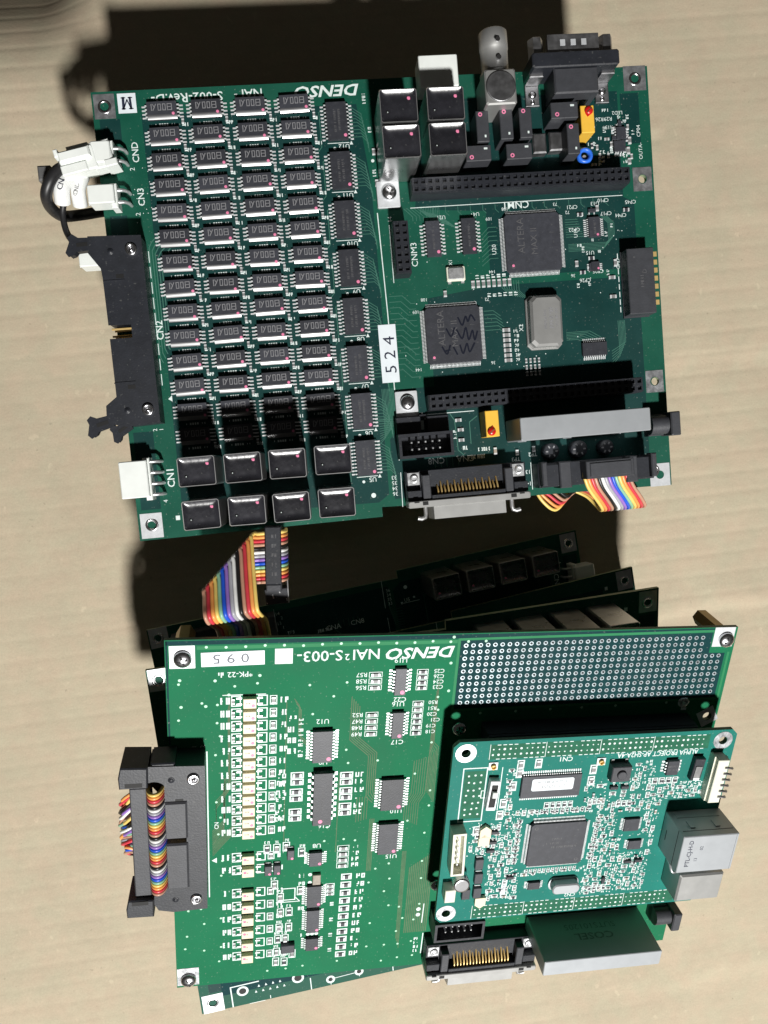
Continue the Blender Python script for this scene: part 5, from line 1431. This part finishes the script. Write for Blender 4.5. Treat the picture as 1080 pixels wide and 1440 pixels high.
obj('ivory_connector', m.mesh('ivory_connector', ['ivory', 'tin']), CB, (4.4, 35.8, 0), 2)
m = MB(); m.box(-1.9, -2.8, 0.1, 1.9, 2.8, 4.2, 0, c=0.2)
obj('jumper_block', m.mesh('jumper_block', ['ivory']), CB, (3.4, 16.4, 0))
m = MB(); m.lathe([(3.0, 0.2), (3.05, 0.5), (3.05, 4.8), (2.8, 5.2), (2.4, 5.25)], 22, 0)
obj('electrolytic_capacitor', m.mesh('electrolytic_capacitor', ['chrome']), CB, (6.9, 22.0, 0))
m = MB(); m.box(-1.5, -2.3, 0.1, 1.5, 2.3, 1.6, 0, c=0.15); m.box(-1.1, -2.8, 0.04, 1.1, -2.2, 0.6, 1); m.box(-1.1, 2.2, 0.04, 1.1, 2.8, 0.6, 1)
bm_ = m.mesh('diode', ['epoxy', 'solder'])
for x, y in ((10.2, 13.9), (14.4, 14.2), (14.2, 20.9), (13.8, 27.4)): obj('diode', bm_, CB, (x, y, 0))
m = MB(); m.prism([(-2, -2), (2, -2), (2, 1.2), (0, 2.8), (-2, 1.2)], 0.05, 1.5, 0)
tm = m.mesh('tantalum_capacitor', ['cream'])
for x, y, r in ((16.0, 9.6, 180), (14.6, 41.4, 0), (14.4, 37.8, 0)): obj('tantalum_capacitor', tm, CB, (x, y, 0), r)
m = MB(); m.box(-1.0, -3.4, 0.03, 1.0, 3.4, 0.09); lab = obj('paper_label', m.mesh('paper_label', ['sticker']), CB, (24.8, 14.6, 0), -3)
t = MB(); scribble(t, 0, 0, 5.4, 0.9, 0.1, vertical=True, rnd=rnd); obj('marking', t.mesh('marking', ['ink_grey']), lab)
# network jack and square jack
m = MB(); m.box(-10.8, -8.1, 0.3, 10.8, 8.1, 13.2, 0, c=0.2, cv=0.2); m.box(-8.4, 8.1, 1.0, 8.4, 8.25, 4.0, 0)
m.box(-10.86, -7.9, 9.6, -10.8, 7.9, 9.85, 1); m.box(-10.86, -2.2, 3.0, -10.8, 2.2, 3.3, 1); m.box(-9.8, 8.1, 10.4, 9.8, 8.16, 10.6, 1)
for q in (-5.2, 4.6): m.box(q - 0.9, 8.1, 6.0, q + 0.9, 8.5, 9.4, 0, c=0.1)
m.box(-10.7, 7.72, 13.2, 10.7, 7.8, 13.22, 1); m.box(9.9, -8.0, 13.2, 9.98, 7.6, 13.22, 1)
o = obj('network_jack', m.mesh('network_jack', ['box_metal', 'dark_hole']), CB, (94.2, 36.4, 0))
m = MB(); m.box(10.81, -6, 2.0, 10.86, 6, 11.0, 0); obj('opening', m.mesh('opening', ['dark_hole']), o)
t = MB(); t.text('PTL-CJ-H-D', -7.4, 0.4, 1.7, 90, 13.22, 0, bold=0.012); t.text('13', -4.4, -2.4, 1.3, 90, 13.22); t.text('02', -3.0, 2.6, 1.3, 90, 13.22)
obj('lettering', t.mesh('lettering', ['ink']), o)
m = MB(); m.box(-8.8, -6.1, 0.3, 8.8, 6.1, 10.6, 0, c=0.6, cv=0.3)
o = obj('square_jack', m.mesh('square_jack', ['shell_metal']), CB, (96.6, 17.8, 0))
m = MB(); m.box(8.81, -4.2, 2.0, 8.86, 4.2, 8.6, 0); obj('opening', m.mesh('opening', ['dark_hole']), o)
m = MB(); m.tube([(-8.8, 3.4, 6.0), (-9.8, 4.4, 6.5), (-9.8, 6.2, 4.0), (-9.2, 6.6, 0.2)], 0.5, 6); obj('spring_tab', m.mesh('spring_tab', ['tin']), o)

# ================================================================== BOARDS IN THE PILES
def pile_board(M, label, relays=(), wafer_=False, rib=False, drivers=False, rz=20.0):
    b = thing('circuit_board', M, label, 'circuit board', 'driver boards lying in the piles')
    obj('substrate', ub_substrate('mask_upper', 'laminate'), b)
    obj('copper_plane', ub_plane('plane_upper'), b)
    obj('traces', ub_traces('trace_upper'), b, stuff=True)
    obj('silkscreen', ub_silk(), b, stuff=True)
    for x, y in relays: put_relay(b, x, y, 12.5, 9.9, rz)
    if wafer_: put_wafer(b, 7.2, 19.3, 4, 9.6, 13.0, 8.0, 3.9)
    put_pad(b, 195.0, 150.2, 8.4, 8.8, 195.1, 150.0, 'pad_bright'); put_pad(b, 5.1, 2.2, 7.8, 9.0, 5.2, 2.5, 'pad_metal'); put_pad(b, 195.6, 4.2, 7.8, 8.6, 196.0, 4.4, 'pad_bright'); put_pad(b, 4.2, 149.4, 7.2, 8.4, 4.2, 149.3)
    return b
R1 = [[-0.98772, 0.0957, 0.12349], [-0.09868, -0.99495, -0.01822], [0.12112, -0.03018, 0.99218]]
R2 = [[-0.98997, 0.10732, 0.09187], [-0.11286, -0.99195, -0.05745], [0.08496, -0.06724, 0.99411]]
R3 = [[-0.99482, 0.00204, 0.1016], [-0.02176, -0.98089, -0.19335], [0.09927, -0.19456, 0.97585]]
B1 = pile_board(mat4(R1, (85.39, -102.26, 9.11)), 'shadowed circuit board at the bottom of the lower pile, four relays along its edge',
                [(25.9, 5.5), (41.3, 5.5), (56.6, 5.5), (72.1, 5.5)], True)
m = MB(); m.box(-21.8, -4.4, 0.1, 21.8, 4.4, 7.6, 0, c=0.3)
for s in (-1, 1): m.box(s * 20.4 - 1.4, -4.6, 2, s * 20.4 + 1.4, 5.0, 11.6, 1, c=0.4)
obj('ribbon_header', m.mesh('ribbon_header', ['black_plastic', 'grey_plastic']), B1, (168.2, 8.0, 0))
B2 = pile_board(mat4(R2, (108.15, -120.89, 18.08)), 'dark circuit board with an open corner hole, second from the bottom of the lower pile')
B3 = pile_board(mat4(R3, (98.06, -121.59, 67.69)), 'circuit board directly under the bright green one, its lower left corner sticking out', [(25.9, 5.5), (41.3, 5.5), (56.6, 5.5), (72.1, 5.5)])
# unpopulated connector footprints along its front edge
m = MB()
z = 0.055
for x, y, r in ((182.8, 147.4, 1.5), (160.0, 147.0, 1.6), (146.7, 151.4, 1.0), (134.5, 150.6, 1.0)): m.ring2(x, y, r, r + 0.9, z, 0, 18); m.disc(x, y, r, z - 0.01, 1, 14)
for k in range(5): m.add([(178 - k * 2.9, 149.6, z), (177.0 - k * 2.9, 149.6, z), (177.5 - k * 2.9, 148.4, z)], [(0, 1, 2)])
for k in range(4): m.add([(176.6 - k * 2.9, 147.0, z), (175.6 - k * 2.9, 147.0, z), (176.1 - k * 2.9, 145.8, z)], [(0, 1, 2)])
m.line([(187.4, 154.2), (187.4, 144.4), (176, 144.2)], 0.5, z); m.line([(155.0, 154.2), (155.0, 148.5)], 0.4, z); m.line([(146.0, 151.2), (136, 150.8)], 0.3, z); m.line([(120, 154), (120, 149)], 0.4, z); m.line([(172, 154), (172, 152.6)], 0.3, z); m.line([(146.7, 154), (146.7, 152.6)], 0.3, z); m.line([(134.5, 153), (134.5, 152)], 0.3, z)
obj('connector_footprints', m.mesh('connector_footprints', ['silk', 'dark_hole']), B3, stuff=True)
m = MB(); m.rect(110, 140, 191, 147.6, 0.03); obj('ground_plane', m.mesh('ground_plane', ['plane_lower']), B3)
m = MB(); m.box(-3.4, -4.5, -9, 3.4, 2.2, -1.8, 0, c=0.3)
obj('white_socket', m.mesh('white_socket', ['white_nylon']), B3, (177.6, 154.6, 0))
for x, y, h in ((12, 30, 26), (185, 30, 26), (185, 130, 14), (12, 130, 14)): obj('standoff', standoff(h), B3, (x, y, -1.6 - h))
for x, y, h in ((30, 40, 5), (180, 40, 5), (180, 140, 5)): obj('standoff', standoff(h), B2, (x, y, -1.6 - h))
for x, y, h in ((30, 20, 7), (190, 20, 26), (190, 140, 22), (20, 140, 3)): obj('standoff', standoff(h), B1, (x, y, -1.6 - h))
# the board hidden under the upper one: only a white connector corner shows at its left
UU = pile_board(mat4([[1, 0, 0], [0, 1, 0], [0, 0, 1]], (-101.2, -77.6, 55.8)), 'circuit board hidden under the upper board, a white connector corner showing left of it',
                [(25.9, 8.5), (72.1, 20.3), (104.7, 134.7), (120.6, 123.0), (180.0, 20.0), (180.0, 120.0)], rz=22.5)
put_wafer(UU, -2.0, 103.2, 2, 11.5, 6.0, 8.0, 4.0)
for x, y in ((20, 8), (186, 8), (186, 146), (20, 146)): obj('standoff', standoff(54.1), UU, (x, y, -55.7))

# ================================================================== CABLES
ORDER = ['yellow', 'orange', 'red', 'brown', 'black', 'white', 'grey', 'violet', 'blue', 'green']
def smooth(pts, n=5):
    P = [Vector(p) for p in pts]
    P = [P[0] * 2 - P[1]] + P + [P[-1] * 2 - P[-2]]
    out = []
    for i in range(1, len(P) - 2):
        for k in range(n):
            t = k / n
            a, b, c, d = P[i - 1], P[i], P[i + 1], P[i + 2]
            out.append(0.5 * ((2 * b) + (c - a) * t + (2 * a - 5 * b + 4 * c - d) * t * t + (3 * b - a - 3 * c + d) * t ** 3))
    out.append(P[-2])
    return out
def wire(par, pts, colour, r=0.62, n=5, seg=8):
    w = MB(); w.tube(smooth(pts, n), r, seg)
    obj('wire', w.mesh('wire', ['wire_' + colour]), par)
I4 = [[1, 0, 0], [0, 1, 0], [0, 0, 1]]
# ribbon rising between the two piles
c1 = thing('ribbon_cable', mat4(I4, (-51, -88.2, 100)), 'rainbow ribbon cable folded over with a black plug between the two piles of boards', 'ribbon cable')
m = MB()
m.M = Matrix.Rotation(math.radians(-4.5), 4, 'Z')
m.box(-2.7, -9.0, -4.5, 2.7, 10.6, 3.0, 0, c=0.3); m.box(-2.6, -11.6, -3.0, 2.6, -9.1, 2.0, 1, c=0.4)
for k in range(5): scribble(m, 0.4, 7.4 - k * 3.2, 1.8, 1.2, 3.02, 2, vertical=False)
obj('plug', m.mesh('plug', ['black_plastic', 'grey_plastic', 'ink_faint']), c1)
m = MB(); m.box(-4.6, -17.0, -10.0, 3.4, -11.5, -4.0, 0, c=0.3)
for q in range(9): m.disc(-4 + (q * 2.3) % 7, -16.4 + (q * 1.7) % 4.6, 0.25, -3.98, 1, 6)
m.tube([(3.6, -9.0, -5), (3.5, -13.0, -3.8), (3.4, -16.8, -4.2)], 0.25, 6, 1)
obj('plug_end', m.mesh('plug_end', ['black_plastic', 'tin']), c1)
for i in range(14):
    y = 8.4 - i * 1.27
    xs = -0.08 * (10 - y) * 0.9
    xf = -6.6 - i * 1.30
    zf = 0.6 + 0.28 * i
    yb = -14.4 - i * 0.13
    pts = [(4.6 + xs, y, -9), (4.9 + xs, y, -3.5), (4.0 + xs, y, 0.2), (2.4 + xs, y, 0.9), (-2.8 + xs, y, 0.7), (-4.6 + xs, y, 0.3)]
    if xf < -8: pts.append((xf * 0.5 - 3.0, y + 0.1, zf - 1.4))
    pts += [(xf + 1.0, y + 0.2, zf - 0.8), (xf - 0.25, y - 0.5, zf + 0.6), (xf - 0.1, y - 2.2, zf + 1.6)]
    if y - 2.2 > yb + 4: pts.append((xf + 0.0, (y - 2.2 + yb) / 2, zf + 1.6 + (9.6 - zf - 1.6) * 0.62))
    pts += [(xf + 0.3, yb, 10.6), (xf + 0.7, yb - 2.6, 8.6), (xf + 1.2, yb - 5.0, 3.0), (xf + 1.8, yb - 8.0, -3.0), (xf + 2.2, yb - 16.0, -7.0)]
    wire(c1, pts, ORDER[i % 10], 0.66)
# ribbon looping out of the upper board's lower right header
c2 = thing('ribbon_cable', mat4(I4, (-100, -77.18, 80)), 'rainbow ribbon cable looping down from the lower right edge of the upper board', 'ribbon cable')
m = MB(); m.box(162.3, 5.6, 7.7, 180.0, 12.0, 14.0, 0, c=0.3); m.box(163.6, 6.4, 14.0, 178.8, 11.2, 14.5, 0, c=0.2)
obj('plug', m.mesh('plug', ['grey_plastic']), c2)
for i in range(14):
    x = 162.9 + i * 1.28
    pts = [(x, 8, 9.5), (x + 0.2, 5.4, 9.6), (x + 2.0, 1.5, 8.2), (x + 6.0, -3.4, 5.2), (x + 9.2, -6.6, 0.6), (x + 10.4, -7.6, -4.4), (x + 10.0, -5.6, -9.0), (x + 7.0, -2.0, -11.0), (x + 1.0, 0.4, -11.6)]
    if i < 5: pts += [(x - 2.0 - i * 0.3, -4.0 + i * 0.9, -11.2), (x - 6.0, -6.4 + i * 1.2, -10.0), (x - 10.5, -3.0 + i * 1.2, -8.6), (x - 13.5, 2.0, -8.0), (x - 15, 8, -8.2)]
    else: pts += [(x - 8, 6, -11.8), (x - 14, 12, -12)]
    wire(c2, pts, ORDER[i % 10], 0.66)
# ribbon plugged into the lower board's left header
c3 = thing('ribbon_cable', mat4(RL, (-105.85, -255.26, 71.57)), 'rainbow ribbon cable with a long black plug in the lower board\'s left header', 'ribbon cable', None, 1.02)
m = MB()
m.box(-11.4, 56.6, 1.0, -5.9, 101.4, 10.4, 0, c=0.4)
m.box(-0.9, 58.8, 1.0, 6.6, 78.0, 10.6, 1, c=0.6); m.box(-0.9, 80.0, 1.0, 6.6, 95.0, 10.6, 1, c=0.6)
obj('plug', m.mesh('plug', ['grey_plastic', 'grey_plastic']), c3)
for (y0, y1, s) in ((102.2, 110.4, 1), (48.4, 56.2, -1)):
    m = MB(); m.prism([(-14.2, y0 + (0 if s > 0 else 0.2)), (-5.4, y0), (-5.2, y1 - 0.4), (-13.6, y1), (-14.4, (y0 + y1) / 2)], 0.5, 11.8, 0, c=0.4)
    m.box(-12.4, (y0 + y1) / 2 - 2.6 * s - 0.8, 11.81, -7.0, (y0 + y1) / 2 - 2.6 * s + 0.8, 11.84, 1)
    m.box(-4.4, y0 + 1.0, 0.5, 3.0, y1 - 0.6, 9.4, 0, c=0.4)
    obj('latch', m.mesh('latch', ['black_plastic', 'dark_hole']), c3)
m = MB(); m.text('1.92F', 1.0, 55.0, 1.4, 90, 9.9, 0)
rr = random.Random(5)
for i in range(34):
    y = 101.0 - i * 1.235
    g = (-1) ** (i // 3) * 0.7
    yc = 76 + (y - 80) * 0.5 + rr.uniform(-1.6, 1.6)
    pts = [(-0.9, y, 5.5), (-1.0, y, 10.0), (-2.0, y, 12.8), (-3.4, y, 13.6), (-4.8, y, 12.8), (-5.6, y, 10.0), (-5.8, y, 4.0), (-6.4, y, 0.2), (-9.4, (y + yc) / 2, -0.6),
           (-14.2 + rr.uniform(-1.6, 1.2), yc + g, -0.8 + rr.uniform(-1, 1)), (-15.6 + rr.uniform(-1.8, 1.6), yc + g - 4, -4.0 + rr.uniform(-1, 1)), (-11.0, yc + g - 8, -8.0), (-3.0, yc + g - 9, -10.0), (4.0, yc - 9, -9.0)]
    wire(c3, pts, ORDER[i % 10], 0.62, 4, 7)
# white two-pole plug with its black lead at the upper left
c4 = thing('power_lead', mat4(I4, (-100, -77.18, 80)), 'black lead with white plug and marker sleeve at the upper board\'s left edge', 'cable')
m = MB()
m.M = Matrix.Translation((-3.4, 129.4, 0)) @ Matrix.Rotation(math.radians(11), 4, 'Z')
m.box(-7.6, -4.4, 1.0, 4.6, 3.6, 8.2, 0, c=0.4, cv=0.3); m.box(-7.2, -0.6, 8.2, 3.4, 2.9, 9.8, 0, c=0.5); m.box(-7.6, -4.6, 7.4, 1.2, -1.4, 8.9, 0, c=0.3); m.box(3.4, -4.6, 2.0, 10.0, 4.4, 7.6, 0, c=0.4); m.box(7.0, -5.0, 1.0, 11.2, -2.6, 8.4, 0, c=0.3); m.box(-4.4, 3.4, 3.0, 3.0, 5.2, 7.0, 0, c=0.4); m.box(-8.4, 1.6, 5.0, -7.0, 4.2, 9.4, 0, c=0.3)
obj('plug_housing', m.mesh('plug_housing', ['white_nylon']), c4)
m = MB(); m.tube(smooth([(-9.5, 128.0, 5.0), (-12.4, 126.2, 6.0), (-15.2, 122.6, 6.4), (-17.6, 119.0, 4.0), (-18.4, 117.0, -2.0), (-16.4, 115.8, -8.0), (-11.0, 117.6, -13.5), (-2.0, 119.0, -15.0), (12.0, 119.5, -15.5)], 6), 2.0, 12); obj('lead', m.mesh('lead', ['cable_black']), c4)
m = MB(); m.tube(smooth([(-10.4, 126.6, 2.0), (-12.2, 121.5, 3.6), (-13.4, 117.4, 0.5)], 6), 2.7, 14, 0)
t = MB()
o = obj('marker_sleeve', m.mesh('marker_sleeve', ['tag_white']), c4)
m = MB(); m.M = Matrix.Translation((-11.8, 121.6, 6.32)) @ Matrix.Rotation(math.radians(68), 4, 'Z') @ Matrix.Rotation(0.0, 4, 'X'); m.text('CN', 0, 0, 1.9, 0, 0.02, 0); obj('lettering', m.mesh('lettering', ['ink']), o)
m = MB(); m.tube(smooth([(-5.6, 126.4, 0.5), (-7.2, 121.4, 2.0), (-8.0, 116.8, -1.5)], 6), 2.5, 14, 0)
o = obj('marker_sleeve', m.mesh('marker_sleeve', ['tag_white']), c4)
m = MB(); m.M = Matrix.Translation((-7.3, 120.4, 4.42)) @ Matrix.Rotation(math.radians(72), 4, 'Z'); m.text('CND', 0, 0, 1.5, 0, 0.02, 0); obj('lettering', m.mesh('lettering', ['ink_grey']), o)
m = MB(); m.tube(smooth([(-13.0, 118.4, 0.0), (-14.4, 114.0, -1.5), (-13.8, 108.0, -2.0), (-10.6, 103.6, 0.0), (-5.0, 101.0, -4.0), (1.0, 100, -10.0)], 6), [1.15] * 31, 8); obj('lead', m.mesh('lead', ['cable_black']), c4)
m = MB(); m.box(-21.6, 126.4, -6.0, -17.2, 131.6, -2.0, 0, c=0.6); m.tube(smooth([(-17.6, 128.5, -4), (-14, 127, -2), (-10, 127.5, 2)], 4), 1.4, 8)
obj('grey_clip', m.mesh('grey_clip', ['cable_grey']), c4)
